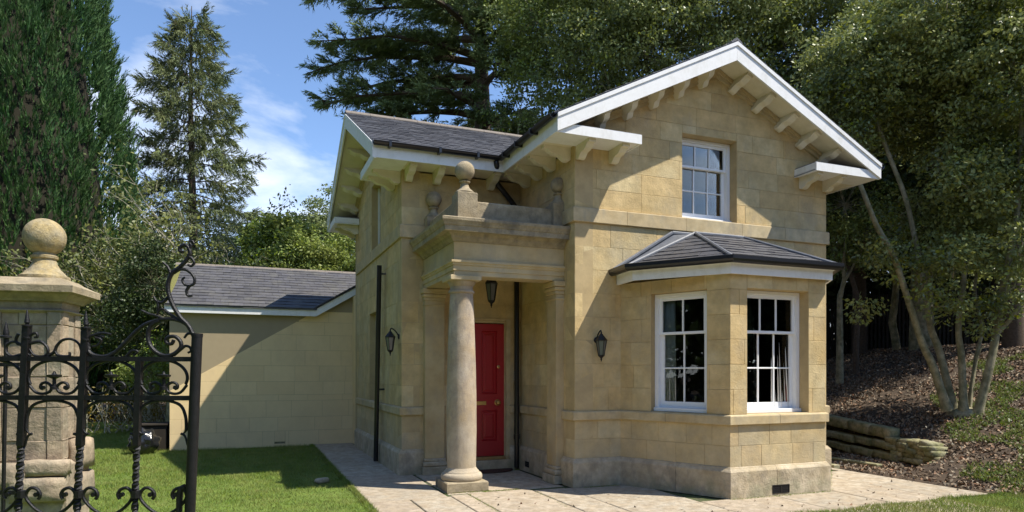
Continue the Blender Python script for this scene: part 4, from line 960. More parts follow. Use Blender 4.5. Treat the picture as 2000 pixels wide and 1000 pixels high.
for ub_, s_ in ((150, 1), (150, -1), (262, 1), (262, -1), (38, 1), (38, -1), (362, -1)):
    gpart('scroll', [gt([(ub_ + s_ * 54, 1014), (ub_ + s_ * 44, 1080), (ub_ + s_ * 20, 1150), (ub_ + s_ * 6, 1230), (ub_ + s_ * 14, 1280)], 3.2 * GS, 8, 4, f=g)])
# cresting scrolls along the top rail (traced on the drawing grid gz)
C = []
C += [[(70, 488), (40, 494), (20, 480), (22, 458), (44, 446), (68, 456), (84, 478), (100, 492)]]
C += [[(98, 452), (130, 446), (152, 462), (156, 482), (140, 494), (112, 490), (96, 470)], [(156, 492), (176, 480), (186, 458), (206, 440), (234, 438), (256, 452), (264, 474)], [(206, 494), (186, 488), (178, 470)], [(206, 494), (226, 492), (226, 480)]]
C += [[(92, 450), (100, 425), (118, 418), (122, 430), (112, 432)], [(60, 420), (52, 440), (60, 455), (78, 450)]]
C += [[(292, 470), (286, 450), (296, 428), (318, 424), (340, 432)], [(286, 452), (290, 478), (310, 492), (345, 494), (376, 480), (404, 454), (436, 420), (470, 392), (510, 377), (550, 372), (585, 378), (612, 394), (630, 420)]]
C += [[(310, 432), (330, 440), (318, 458), (300, 462)], [(296, 428), (330, 418), (362, 422)]]
C += [[(630, 424), (612, 392), (590, 370), (570, 340), (556, 310), (547, 275), (550, 245), (562, 222), (584, 204), (604, 184), (618, 160), (614, 140), (602, 131), (588, 138), (586, 150), (596, 154)]]
C += [[(612, 150), (622, 134), (618, 122), (626, 118), (632, 126)], [(612, 168), (626, 176), (632, 190), (622, 200), (612, 194)]]
C += [[(566, 222), (588, 210), (614, 216), (632, 236), (632, 256), (616, 264), (600, 258), (594, 244), (602, 236)], [(618, 262), (608, 280), (612, 296), (626, 296)]]
C += [[(556, 225), (546, 202), (530, 188)], [(548, 300), (530, 318), (510, 314), (500, 298)], [(512, 312), (516, 330), (512, 345)]]
C += [[(575, 372), (548, 352), (530, 340), (516, 348), (512, 362)], [(540, 375), (510, 362), (486, 356), (460, 344)]]
C += [[(520, 378), (494, 392), (482, 420), (486, 452), (506, 478), (536, 492), (566, 486), (588, 466), (588, 446), (572, 430), (552, 430), (540, 440), (546, 452), (560, 452), (566, 440)]]
C += [[(566, 490), (590, 470), (604, 460), (618, 464), (622, 476), (612, 482)], [(632, 420), (612, 420), (600, 434)], [(412, 494), (430, 476), (448, 478), (436, 490)]]
thick = [3.6] * len(C)
for i, P in enumerate(C):
    big = len(P) > 12
    gpart('scroll', [gt(P, (4.6 if big else 3.3) * GS, 8, 5, .35 if not big else .25)])
# a second run of thinner railings behind, at the far left
rail2 = tag(empty('railings', pt(-3.9, 4.1, 0), -YAW), 'thinner black iron railings with spikes, partly behind the gate, at the left edge', 'railings')
for i, (u, top) in enumerate(((-90, 648), (-58, 640), (-22, 650), (12, 655))):
    x = (u - 0) / 1308 * 4.1 + 1.0 * 0; xx = (u - 1000) / 1308 * 4.1 + 3.9; zt = CH + (727 - top) / 1308 * 4.1
    o1 = tube([(xx - .0, 0, zt - .03), (xx - .03, 0, .05)], .012, 6); obj('railing_bar', o1, M['iron'], rail2)
    obj('spearhead', lathe([(.014, zt - .06), (.014, zt - .02), (.03, zt - .015), (.03, zt - .005), (.016, zt), (.017, zt + .02), (.0005, zt + .09)], (xx, 0), 10), M['iron'], rail2, smooth=True)
for v_ in (712, 962): obj('rail', box((-200 - 1000) / 1308 * 4.1 + 3.9, (40 - 1000) / 1308 * 4.1 + 3.9, -.01, .01, CH + (727 - v_) / 1308 * 4.1 - .012, CH + (727 - v_) / 1308 * 4.1 + .012), M['iron'], rail2)

# ------------------------------------------------------------------ bin bag, box, stone
bm = bmesh.new(); bmesh.ops.create_icosphere(bm, subdivisions=4, radius=1.0)
from mathutils import noise as mn
for v_ in bm.verts:
    q = v_.co.copy(); d = mn.noise(q * 2.2) * .22 + abs(mn.noise(q * 6.0)) * .12; v_.co = Vector((q.x * .27 * (1 + d), q.y * .24 * (1 + d), max(q.z * .27 * (1 + d), -.2) + .2))
me = bpy.data.meshes.new('bin_bag'); bm.to_mesh(me); bm.free(); me.materials.append(M['bag']); me.polygons.foreach_set('use_smooth', [True] * len(me.polygons))
bb = bpy.data.objects.new('bin_bag', me); bb.location = (-6.12, 6.75, 0.0); link(bb); tag(bb, 'crumpled black bin bag on the grass beside the cream outbuilding corner', 'bin bag')
tag(obj('storage_box', join([bbox(-6.30, -5.76, 7.15, 7.75, 0, .50, .01), bbox(-6.33, -5.73, 7.12, 7.78, .50, .54, .01)]), M['fence']), 'dark low storage box behind the bin bag at the outbuilding corner', 'box')
gs = rock((-3.22, 1.75, .025), (.20, .11, .07), .4, 42, 'loose_stone', M['plinth'], None, lump=.6); tag(gs, 'small loose grey stone lying on the lawn near the path edge', 'stone')

# ------------------------------------------------------------------ lawn, litter, ground plants
turf = tag(obj('lawn_turf', join([box(-24, -2.875, -9, 17, -.05, -.022), ([(1.2, -2.54, -.03), (5.4, -2.36, -.03), (12, -2.9, .02), (12, -9, .0), (1.2, -9, -.03)], [(0, 1, 2, 3, 4)])]), M['turf']), kind='structure')
def blades(name, P, h, w, m, parent=None, lean=.5, kind='stuff'):
    N = len(P); a = rng.uniform(0, 2 * np.pi, N); hh = h * rng.uniform(.55, 1.25, N)
    dx, dy = np.cos(a) * w, np.sin(a) * w
    la = rng.uniform(0, 2 * np.pi, N); ll = lean * hh * rng.uniform(.2, 1, N)
    b0 = P + np.stack([-dx, -dy, np.zeros(N)], 1); b1 = P + np.stack([dx, dy, np.zeros(N)], 1); t = P + np.stack([np.cos(la) * ll, np.sin(la) * ll, hh], 1)
    V = np.stack([b0, b1, t], 1).reshape(-1, 3); F = np.arange(len(V)).reshape(-1, 3)
    o = fastmesh(name, V, F, m, parent, kind); return o
def vnoise(x, y, s, seed=0):
    return np.sin(x * s + seed) * np.cos(y * s * 1.13 + seed * 2) * .5 + np.sin((x + y) * s * .53 + seed * 3) * np.cos((x - y) * s * .71) * .5
N = 330000
px_ = rng.uniform(-12, -2.88, N); py_ = rng.uniform(-1.6, 14, N)
dcam = np.hypot(px_ - CX, py_ - CY); keep = (rng.random(N) < np.clip((11.5 / dcam) ** 1.3, .2, 1)) & ~((px_ > OX - .05) & (py_ > OY - .01))
px_, py_ = px_[keep], py_[keep]
hgt = .034 * (1 + .5 * vnoise(px_, py_, 3.3)) * np.clip(dcam[keep] / 10, .8, 1.6)
P = np.stack([px_, py_, np.full(len(px_), -.022)], 1)
tag(blades('lawn_grass', P, hgt, .0035, M['grass'], lean=.9), 'short bright green lawn grass between gate and outbuilding', 'grass')
N = 120000; px_ = rng.uniform(1.2, 10.5, N); py_ = rng.uniform(-4.6, -1.0, N)
edge = -2.50 + .05 * np.sin(px_ * 5) + np.clip(px_ - 4.9, 0, 3) * .34
k = py_ < edge; px_, py_ = px_[k], py_[k]
P = np.stack([px_, py_, np.maximum(height(px_, py_), -.03)], 1)
tag(blades('verge_grass', P, .045, .0035, M['grass'], lean=.9), 'bright grass verge along the front edge of the paving, bottom right', 'grass')
# edge tufts over the paving
N = 9000; t = rng.uniform(-1.5, 7.0, N); P = np.stack([-2.89 + rng.normal(0, .018, N), t, np.full(N, -.02)], 1)
tag(blades('edging_grass', P, .05, .004, M['grass'], lean=1.2), 'ragged grass spilling over the left edge of the path', 'grass')
# moss and weeds in joints
jp = []
for (x0, y0, x1, y1, n_) in ((-1.8, .2, -1.2, .17, 500), (-1.3, .135, -.78, .14, 500), (-1.55, .05, -1.58, -1.2, 420), (-1.80, 1.9, -1.3, 1.8, 500), (1.4, -1.56, 3.05, -1.56, 900), (3.1, -1.5, 4.7, -.02, 600), (.1, -.08, .65, -.08, 400), (-2.05, 2.0, -1.9, 1.93, 200), (-.64, -.1, -.7, -1.2, 160), (-.2, D - .2, -.05, D - .1, 200)):
    t = rng.random(n_); jp.append(np.stack([x0 + (x1 - x0) * t + rng.normal(0, .02, n_), y0 + (y1 - y0) * t + rng.normal(0, .02, n_), np.full(n_, -.005)], 1))
tag(blades('joint_moss', np.concatenate(jp), .016, .004, M['grass'], lean=1.5), 'moss and small weeds in paving joints and at wall feet', 'moss')
def leaves(name, P, size, m, parent=None, kind=None, up=0.0, aspect=.5, jitter=.35, axis=None, spread=1.0, fold=.0):
    """diamond leaf per point. axis: (N,3) preferred direction of the leaf's length"""
    N = len(P)
    if axis is None: ax = rng.normal(size=(N, 3))
    else: ax = axis / np.linalg.norm(axis, axis=1, keepdims=True) + rng.normal(size=(N, 3)) * spread * .5
    ax[:, 2] -= 0; ax /= np.linalg.norm(ax, axis=1, keepdims=True)
    nr = rng.normal(size=(N, 3)); nr[:, 2] += up; s = np.cross(ax, nr); s /= (np.linalg.norm(s, axis=1, keepdims=True) + 1e-9)
    L_ = (size * rng.uniform(1 - jitter, 1 + jitter, N))[:, None]
    a = P - ax * L_ * .5; c = P + ax * L_ * .5; b = P + s * L_ * aspect * .5; d = P - s * L_ * aspect * .5
    V = np.stack([a, b, c, d], 1).reshape(-1, 3); F = np.arange(len(V)).reshape(-1, 4)
    return fastmesh(name, V, F, m, parent, kind)
# leaf litter on the bank
N = 80000; px_ = rng.uniform(4.9, 15, N); py_ = rng.uniform(-3.4, 9, N)
xl_ = 6.52 + .19 * (py_ + .4); k = ((px_ > 5.0) & (py_ < -.9) & (py_ > -2.7 + .2 * (px_ - 5))) | (px_ > xl_) | ((px_ > 5.0) & (py_ > -.9)); k &= (rng.random(N) < .35 + .65 * (vnoise(px_, py_, 2.1, 3) > -.1))
px_, py_ = px_[k], py_[k]; P = np.stack([px_, py_, height(px_, py_) + rng.uniform(.004, .03, len(px_))], 1)
tag(leaves('leaf_litter', P, .062, M['litter'], kind='stuff', up=2.5, aspect=.55), 'brown fallen leaves scattered over the wooded bank', 'leaves')
N = 120000; px_ = rng.uniform(5.4, 17, N); py_ = rng.uniform(-4.6, 9, N)
mask = vnoise(px_, py_, 1.7, 1) + vnoise(px_, py_, 4.1, 5) * .6 + (-(py_) * .30) - .20 + (px_ > 9.5) * .3
xl_ = 6.6 + .19 * (py_ + .4); k = (mask > 0) & ((px_ > xl_) | (py_ < -1.05)) & (px_ > 5.2 - (py_ + 2.4) * .1)
px_, py_ = px_[k], py_[k]; P = np.stack([px_, py_, height(px_, py_) + rng.uniform(.0, .06, len(px_))], 1)
tag(leaves('bank_weeds', P, .055, M['weeds'], kind='stuff', up=1.2, aspect=.6), 'patches of low green weeds and ivy on the bank at the right', 'weeds')
k = rng.random(len(P)) < .8; tag(blades('bank_grass', P[k], .07, .005, M['grass'], lean=1.0), 'tufts of rough grass on the right-hand bank', 'grass')

# ------------------------------------------------------------------ trees
def limb(p0, p1, r0, r1, bend=.12, n=6, seed=0, sides=7, sag=0.0):
    r = random.Random(seed); p0, p1 = Vector(p0), Vector(p1); L_ = (p1 - p0).length
    o = Vector((r.uniform(-1, 1), r.uniform(-1, 1), r.uniform(-.5, .5))) * bend * L_
    P = []
    for i in range(n + 1):
        t = i / n; P.append(tuple(p0.lerp(p1, t) + o * math.sin(t * math.pi) + Vector((0, 0, -sag * t * t)) + Vector((r.uniform(-1, 1), r.uniform(-1, 1), 0)) * .02 * L_))
    return tube(P, [r0 + (r1 - r0) * (i / n) ** .8 for i in range(n + 1)], sides)
def plumes(P, A, length, n, wid, m, name, parent, splay=.55, leafl=.45, droop=0.0):
    """foliage sprays: n slim leaves along each axis A starting at P"""
    N = len(P); A = A / np.linalg.norm(A, axis=1, keepdims=True)
    t = np.tile((np.arange(n) + .5) / n, N); Pp = np.repeat(P, n, 0); Aa = np.repeat(A, n, 0); Ll = np.repeat(length * np.ones(N), n)
    side = rng.normal(size=(N * n, 3)); side -= Aa * (side * Aa).sum(1, keepdims=True); side /= np.linalg.norm(side, axis=1, keepdims=True)
    ax = Aa + side * splay * rng.uniform(.5, 1.3, N * n)[:, None]; ax[:, 2] -= droop; ax /= np.linalg.norm(ax, axis=1, keepdims=True)
    base = Pp + Aa * (Ll * t)[:, None]; ll = (Ll * leafl * (1.15 - .6 * t) * rng.uniform(.7, 1.2, N * n))[:, None]
    s = np.cross(ax, rng.normal(size=(N * n, 3))); s /= np.linalg.norm(s, axis=1, keepdims=True); w = ll * wid
    V = np.stack([base + ax * ll * .12 - s * w * .85, base + ax * ll * .12 + s * w * .85, base + ax * ll * 1.05], 1).reshape(-1, 3)
    return fastmesh(name, V, np.arange(len(V)).reshape(-1, 3), m, parent)
# giant columnar conifer, far left
def columnar(name, base, R0, H, label, npl, m, seed=0):
    t = empty(name, base); obj('trunk', tube([(0, 0, -.3), (.05, 0, H * .5), (0, 0, H * .96)], [.42, .26, .04], 10), M['bark'], t, smooth=True)
    z = H * (1 - np.sqrt(1 - rng.random(npl) * .995)) ; z = rng.random(npl) ** .85 * H
    th = rng.uniform(0, 2 * np.pi, npl)
    rad = R0 * np.clip((1 - (z / H) ** 1.9), 0, 1) ** .8 * (.82 + .18 * np.clip(z / 2.5, 0, 1))
    bumps = 1 + .055 * np.sin(th * 9 + 2.2 * np.sin(z * .55)) + .045 * np.sin(th * 17 + z * 2.2) + .03 * np.sin(z * 3.1 + th * 5)
    rr_ = rad * bumps * (1 - .10 * rng.random(npl) ** 2)
    P = np.stack([np.cos(th) * rr_, np.sin(th) * rr_, z], 1); A = np.stack([np.cos(th) * .42, np.sin(th) * .42, np.ones(npl)], 1) + rng.normal(size=(npl, 3)) * .16
    plumes(P, A, rng.uniform(.40, .85, npl), 14, .13, m, 'foliage', t, .42, .40)
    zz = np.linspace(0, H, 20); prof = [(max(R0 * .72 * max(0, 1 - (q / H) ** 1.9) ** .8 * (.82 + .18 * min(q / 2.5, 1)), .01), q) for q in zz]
    obj('inner_foliage', lathe(prof, (0, 0), 24), M['inner'], t, smooth=True)  # plain dark core added inside, reads as shaded gaps between sprays
    return tag(t, label, 'tree')
columnar('conifer_tree', pt(-17.7, 24, 0), 4.05, 22, 'massive dense columnar conifer filling the left side behind the gate pier', 16000, M['conifer'])
# tall sparse spruce
def spruce(base, H, label):
    t = empty('spruce_tree', base); obj('trunk', tube([(0, 0, -.3), (.08, 0, H * .4), (-.05, .05, H * .75), (0, 0, H)], [.26, .19, .10, .015], 10), M['bark'], t, smooth=True)
    br, PP, AA, LL = [], [], [], []; r = random.Random(4)
    n = 150
    for i in range(n):
        f_ = i / n; z = 1.5 + (H - 1.9) * f_ ** .92; Lb = (4.5 * (1 - (z / H)) ** .62 + .25) * r.uniform(.72, 1.12); az = i * 2.399 + r.uniform(-.3, .3)
        d = Vector((math.cos(az), math.sin(az), 0)); up_ = .25 if f_ > .5 else .05
        P = [Vector((0, 0, z)) + d * Lb * s + Vector((0, 0, Lb * (up_ * s - .38 * s * s + .16 * s ** 4))) for s in (0, .25, .5, .75, 1.0)]
        br.append(tube([tuple(p) for p in P], [.045 * (1 - f_) + .018, .03 * (1 - f_) + .014, .018, .012, .005], 4))
        m_ = int(14 + Lb * 25)
        for k in range(m_):
            s = r.uniform(.18, 1.0) ** .8; q = smooth_at(P, s); sd = Vector((-d.y, d.x, 0)) * r.uniform(-.42, .42) * (1.15 - s) * min(Lb, 2.2) * .8
            PP.append(q + sd); AA.append(d * .55 + sd * .5 + Vector((0, 0, -.65 if r.random() < .7 else .25))); LL.append(r.uniform(.3, .62))
    obj('branches', join(br), M['bark'], t)
    plumes(np.array([tuple(p) for p in PP]), np.array([tuple(a) for a in AA]) + rng.normal(size=(len(PP), 3)) * .1, np.array(LL), 14, .13, M['spruce'], 'foliage', t, .55, .42)
    return tag(t, label, 'tree')
def smooth_at(P, s):
    x = s * (len(P) - 1); i = min(int(x), len(P) - 2); return P[i].lerp(P[i + 1], x - i)
spruce(pt(-14.35, 30, 0), 18.0, 'tall thin-crowned olive spruce against the sky between conifer and lodge')
# cedar with layered limbs behind the lodge
def cedar(base, H, label):
    t = empty('cedar_tree', base); obj('trunk', tube([(0, 0, -.3), (0, 0, 5), (.1, 0, 9), (0, .1, 14), (0, 0, H)], [.50, .42, .34, .2, .05], 14), M['bark'], t, smooth=True)
    br, PP, AA, LL = [], [], [], []; r = random.Random(9); z = 8.6; i = 0
    while z < H - .6:
        az = i * 2.399 + r.uniform(-.4, .4); f_ = (z - 8.6) / (H - 8.6)
        if i % 3 == 0: az = math.pi + YAW * -1 + r.uniform(-.4, .5)
        if i % 3 == 1: az = -math.pi / 2 - YAW + r.uniform(-.9, .7)      # many limbs reach to the left
        Lb = (7.0 - 2.4 * f_) * r.uniform(.75, 1.05) * (.62 if i % 3 == 1 else 1); rise = r.uniform(-.02, .10)
        if z < 11.4: Lb *= .45 + .45 * (z - 8.6) / 2.8
        d = Vector((math.cos(az), math.sin(az), 0)); P = [Vector((0, 0, z)) + d * Lb * s + Vector((0, 0, Lb * (rise * s + .12 * s - .26 * s * s))) + Vector((-d.y, d.x, 0)) * r.uniform(-.25, .25) * s for s in (0, .2, .4, .6, .8, 1.0)]
        br.append(tube([tuple(p) for p in P], [.16, .12, .09, .06, .035, .012], 6))
        for k in range(int(Lb * 8.5)):
            s = r.uniform(.12, .97); q = smooth_at(P, s); sg = r.choice((-1, 1)); sl = r.uniform(.6, 1.7) * (1.15 - s * .75)
            sdir = (Vector((-d.y, d.x, 0)) * sg + d * r.uniform(.5, 1.1)).normalized(); e_ = q + sdir * sl + Vector((0, 0, r.uniform(-.16, .06) * sl))
            br.append(tube([tuple(q), tuple(q.lerp(e_, .5) + Vector((0, 0, .05))), tuple(e_)], [.022, .014, .005], 3))
            for j in range(int(7 + sl * 9)):
                w = r.uniform(.1, 1.0); PP.append(q.lerp(e_, w) + Vector((r.uniform(-.1, .1), r.uniform(-.1, .1), r.uniform(-.03, .07)))); AA.append(sdir * .8 + Vector((r.uniform(-.5, .5), r.uniform(-.5, .5), r.uniform(-.38, .16)))); LL.append(r.uniform(.22, .46))
        z += r.uniform(.17, .31); i += 1
    obj('branches', join(br), M['bark'], t)
    plumes(np.array([tuple(p) for p in PP]), np.array([tuple(a) for a in AA]), np.array(LL), 11, .14, M['cedar'], 'foliage', t, .6, .52)
    return tag(t, label, 'tree')
cedar(pt(-1.1, 24, 0), 20.5, 'dark layered cedar spreading its limbs above the wing roof')
# broadleaf crown: lobes -> leaf clusters -> leaves, with twigs to each cluster
def crown(t, lobes, ncl, nleaf, size, m, crad=.42, twigs=True, root=(0, 0, 2), tw_m=None, up=1.1, aspect=.5, hollow=.55, tw_r=.02, seed=1, mains=True):
    C_, r = [], random.Random(seed); tot = sum(a * b * c for (_, _, _, a, b, c) in lobes)
    for (x, y, z, a, b, c) in lobes:
        k = max(3, int(ncl * a * b * c / tot)); d = rng.normal(size=(k, 3)); d /= np.linalg.norm(d, axis=1, keepdims=True)
        rad = ((hollow + (1 - hollow) * rng.random(k)) ** .8 + np.abs(rng.normal(0, .13, k))) * (1 + .10 * np.sin(d[:, 0] * 7 + seed) * np.cos(d[:, 2] * 6) + .08 * np.sin(d[:, 1] * 11))
        C_.append(np.array([x, y, z]) + d * rad[:, None] * np.array([a, b, c]))
    C_ = np.concatenate(C_); n = len(C_)
    off_ = rng.normal(size=(n * nleaf, 3)); off_ /= np.linalg.norm(off_, axis=1, keepdims=True); off_ *= (rng.random(n * nleaf) ** .45)[:, None] * crad * np.repeat(rng.uniform(.6, 1.25, n), nleaf)[:, None]; off_[:, 2] *= .62
    P = np.repeat(C_, nleaf, 0) + off_
    leaves('foliage', P, size, m, t, up=up, aspect=aspect, axis=off_ + np.array([0, 0, -.1]), spread=1.2)
    if twigs:
        br = []; rt = Vector(root); sel = list(range(n)); r.shuffle(sel); sel = sel[:min(n, 220)]
        L0 = [Vector(l[:3]) for l in lobes]
        for i in sel:
            c = Vector(C_[i]); lb = min(L0, key=lambda q: (q - c).length); br.append(limb(lb.lerp(c, -.05), c, tw_r, .004, .10, 4, i, 4))
        for k_, lb in enumerate(L0 if mains else []): br.append(limb(rt, lb, tw_r * 4.5, tw_r * 1.2, .08, 6, k_ + 50, 7))
        obj('branches', join(br), tw_m or M['trunk'], t)
    return P
def tree(name, base, lobes, ncl, nleaf, size, m, label, trunk_r=.18, root=(0, 0, 2.2), bark='trunk', cat='tree', **k):
    t = empty(name, base); obj('trunk', tube([(0, 0, -.4), (.03, .02, root[2] * .5), tuple(root)], [trunk_r * 1.25, trunk_r, trunk_r * .8], 10), M[bark], t, smooth=True)
    crown(t, lobes, ncl, nleaf, size, m, root=root, tw_m=M[bark], **k); return tag(t, label, cat)
def hz(p): return (p[0], p[1], float(height(p[0], p[1])))
# multi-stemmed evergreen on the bank, right
TB = (8.22, .15); tz = float(height(*TB))
mt = empty('multi_stem_tree', (TB[0], TB[1], tz))
Cc, Ss = math.cos(YAW), math.sin(YAW)
def tp(u, v, d): r_ = (u - 1000) / 1308 * d; x, y, _ = pt(r_, d); return (x - TB[0], y - TB[1], CH + (727 - v) / 1308 * d - tz)
stems = [([(1850, 800, 12.4), (1822, 715, 12.3), (1802, 672, 12.2), (1772, 580, 12.1), (1745, 500, 12.0), (1712, 440, 12.0), (1682, 365, 12.0), (1650, 290, 12.1)], .13, .055),
         ([(1862, 800, 12.6), (1836, 690, 12.6), (1818, 640, 12.7), (1806, 560, 12.8), (1788, 470, 12.9), (1768, 385, 12.9), (1735, 300, 13.0), (1705, 220, 13.0), (1660, 120, 13.1)], .12, .05),
         ([(1882, 805, 12.4), (1878, 700, 12.4), (1872, 640, 12.4), (1884, 530, 12.5), (1900, 400, 12.6), (1890, 250, 12.7)], .12, .05),
         ([(1908, 812, 12.3), (1932, 720, 12.2), (1946, 650, 12.2), (1958, 570, 12.1), (1976, 480, 12.0), (1990, 380, 12.0), (1996, 200, 12.0)], .135, .06),
         ([(1944, 655, 12.2), (1970, 628, 12.1), (1996, 595, 12.0), (2040, 545, 11.9), (2080, 450, 11.8)], .07, .04),
         ([(1892, 800, 12.7), (1906, 700, 12.8), (1918, 640, 12.9), (1904, 560, 13.0), (1930, 440, 13.1), (1960, 330, 13.1)], .07, .03),
         ([(1895, 800, 12.5), (1900, 740, 12.6), (1912, 690, 12.6), (1925, 672, 12.6)], .035, .02)]
for P, a_, b_ in stems:
    Q = smooth_path([tp(*p) for p in P], 4); n = len(Q)
    obj('stem', tube([tuple(q) for q in Q], [.62 * (a_ + (b_ - a_) * (i / (n - 1)) ** .7) * (1.35 if i == 0 else 1.12 if i == 1 else 1) for i in range(n)], 12), M['trunk'], mt, smooth=True)
obj('stool', lathe([(.36, -.25), (.29, -.02), (.22, .06), (.10, .10)], (.0, .0), 14), M['trunk'], mt, smooth=True)
lob = [tp(u, v, d) + s for u, v, d, s in ((1700, 150, 13.2, (1.5, 1.3, 1.1)), (1850, 60, 12.8, (1.7, 1.5, 1.3)), (1990, 150, 12.2, (1.5, 1.5, 1.4)), (1850, 230, 13.4, (1.1, 1.1, .8)), (1960, 380, 12.6, (1.1, 1.0, .9)), (1760, 420, 13.4, (.55, .6, .5)), (2060, 330, 12, (.8, .9, .8)), (1950, 520, 13.0, (.75, .7, .5)), (1740, 500, 12.3, (.55, .5, .4)), (1800, 540, 12.2, (.4, .4, .3)), (1900, 600, 11.8, (.5, .4, .4)), (1860, 540, 11.8, (.55, .4, .45)), (1830, 600, 11.9, (.35, .3, .25)), (1940, 480, 11.6, (.6, .5, .5)), (1980, 560, 11.8, (.5, .4, .5)), (1850, 330, 12.6, (.7, .6, .6)), (1900, 380, 12.0, (.8, .6, .7)), (1690, 610, 12.4, (.30, .35, .16)), (1860, 470, 12.9, (.7, .7, .7)), (1640, 240, 13.4, (1.1, 1.2, .9)), (1880, 610, 12.8, (.42, .4, .32)), (2010, 20, 12.8, (1.0, 1.0, .8)))]
crown(mt, lob, 1450, 88, .080, M['oakleaf'], .36, root=tp(1880, 640, 12.6), tw_m=M['trunk'], hollow=.35, tw_r=.012, aspect=.55, mains=False)
tag(mt, 'multi-stemmed evergreen tree with pale trunks on the bank right of the lodge', 'tree')
# evergreens behind the lodge
def at(u, v, d): r_ = (u - 1000) / 1308 * d; return (r_, d, CH + (727 - v) / 1308 * d)
def broad(name, u, d, lobes, ncl, nl, size, m, label, trunk_r=.2, **k):
    b = hz(pt((u - 1000) / 1308 * d, d)); L_ = []
    for (uu, vv, dd, s) in lobes:
        r_, d_, z_ = at(uu, vv, dd); p = pt(r_, d_); L_.append((p[0] - b[0], p[1] - b[1], z_ - b[2]) + s)
    return tree(name, b, L_, ncl, nl, size, m, label, trunk_r, **k)
broad('holm_oak', 1480, 19, [(1400, 60, 18.6, (2.6, 2.2, 1.9)), (1560, 120, 18.2, (2.2, 2.0, 1.7)), (1260, 110, 18.4, (2.0, 2.0, 1.5)), (1480, -60, 19, (3.2, 2.6, 1.8)), (1300, -40, 18.8, (2.4, 2.2, 1.6)), (1640, 20, 18.6, (2.2, 2.0, 2.0)), (1180, 60, 18.8, (1.4, 1.6, 1.3)), (1200, 200, 18.4, (1.5, 1.4, .9)), (1660, 240, 18.4, (1.4, 1.5, 1.6))], 1500, 90, .105, M['oakleaf'], 'broad olive-leaved evergreen oak rising directly behind the front gable', .3, root=(0, 0, 4.5), crad=.5, tw_r=.02, aspect=.5, hollow=.45)
broad('holly_tree', 1100, 20.5, [(1110, 150, 20, (1.5, 1.5, 1.3)), (1060, 40, 20.5, (1.4, 1.5, 1.6)), (1150, -20, 20, (1.8, 1.6, 1.6)), (1090, 230, 20, (1.0, 1.0, .7)), (1035, 140, 21, (.9, .9, .9)), (1015, 215, 21, (.8, .8, .6)), (1050, 60, 21, (1.0, 1.0, .9)), (1190, 120, 20, (1.3, 1.2, 1.1))], 420, 80, .11, M['oakleaf2'], 'yellow-green leafy holly between the cedar and the evergreen oak', .2, root=(0, 0, 4.5), crad=.5, tw_r=.018)
broad('evergreen_tree', 1800, 19, [(1760, 100, 18.5, (2.4, 2.2, 2.0)), (1900, 60, 18, (2.6, 2.2, 2.2)), (1820, 320, 18, (2.0, 1.8, 1.8)), (1960, 260, 17.5, (2.2, 2.0, 2.2)), (1700, 330, 18.5, (1.3, 1.5, 1.6)), (2050, 80, 17, (2.6, 2.4, 2.6)), (1950, 440, 17.5, (1.8, 1.6, 1.2)), (1850, -100, 18.5, (3.5, 3, 2.4))], 1050, 64, .115, M['oakleaf2'], 'large dark-leaved evergreen behind the multi-stemmed tree on the right', .28, root=(0, 0, 4.0), crad=.5, tw_r=.02, hollow=.5)
broad('shrub', 1640, 17, [(1650, 400, 16.6, (.9, .9, .7)), (1690, 470, 16.8, (1.0, .9, .7)), (1640, 480, 17.2, (.7, .8, .6))], 110, 80, .08, M['oakleaf2'], 'leafy evergreen bush just right of the lodge corner below the eaves', .08, root=(0, 0, 2.2), crad=.4, tw_r=.012, cat='bush')
# shaded wood beyond the bank
wood_labels = iter(['slim dark trunk in the deep shade just right of the lodge corner', 'straight pale trunk deep in the shaded wood between lodge and multi-stemmed tree', 'dark shaded tree far behind the multi-stemmed tree', 'shaded tree at the right edge behind the pale trunks', 'dark tree furthest back in the gap beside the lodge'])
for i, (u, d, sp) in enumerate(((1672, 18, .07), (1752, 20, .10), (1840, 23, .14), (2010, 21, .13), (1700, 26, .12))):
    b = hz(pt((u - 1000) / 1308 * d, d)); t = empty('woodland_tree', b)
    H = 7.5; obj('trunk', limb((0, 0, -.3), (.25 * (-1) ** i, .1, H), sp * 1.2, sp * .5, .03, 7, i + 3, 9), M['bark' if i != 1 else 'trunk'], t, smooth=True)
    L_ = [(rng.uniform(-1, 1), rng.uniform(-1, 1), 4.2 + 1.6 * q, 2.6, 2.4, 1.3) for q in range(3)]
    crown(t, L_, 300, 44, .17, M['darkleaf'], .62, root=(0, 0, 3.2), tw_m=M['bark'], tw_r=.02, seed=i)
    tag(t, next(wood_labels), 'tree', 'shaded trees in the wood')
# dark undergrowth backing the wood, one mass; shade is in its leaf colour
PW = []
for i in range(230):
    u = rng.uniform(1400, 2260); d = rng.uniform(23, 28); r_ = (u - 1000) / 1308 * d; p = pt(r_, d); z = float(height(p[0], p[1])); c = np.array([p[0], p[1], z + rng.uniform(.0, 6.0) * rng.random() ** .5])
    o_ = rng.normal(size=(220, 3)); o_ /= np.linalg.norm(o_, axis=1, keepdims=True); PW.append(c + o_ * (rng.random(220) ** .4)[:, None] * np.array([1.5, 1.5, 1.1]))
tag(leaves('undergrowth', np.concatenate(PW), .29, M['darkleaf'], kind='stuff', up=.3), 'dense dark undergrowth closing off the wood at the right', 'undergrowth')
bf = tag(empty('boundary_fence', pt(13.5, 21.5, 0)), 'dark timber boundary fence hardly visible in the shade behind the bank', 'fence')
b0 = Vector(pt(9.0, 21.5)); b1 = Vector(pt(19.5, 20.0)); o0 = Vector(pt(13.5, 21.5, 0)); vf = []
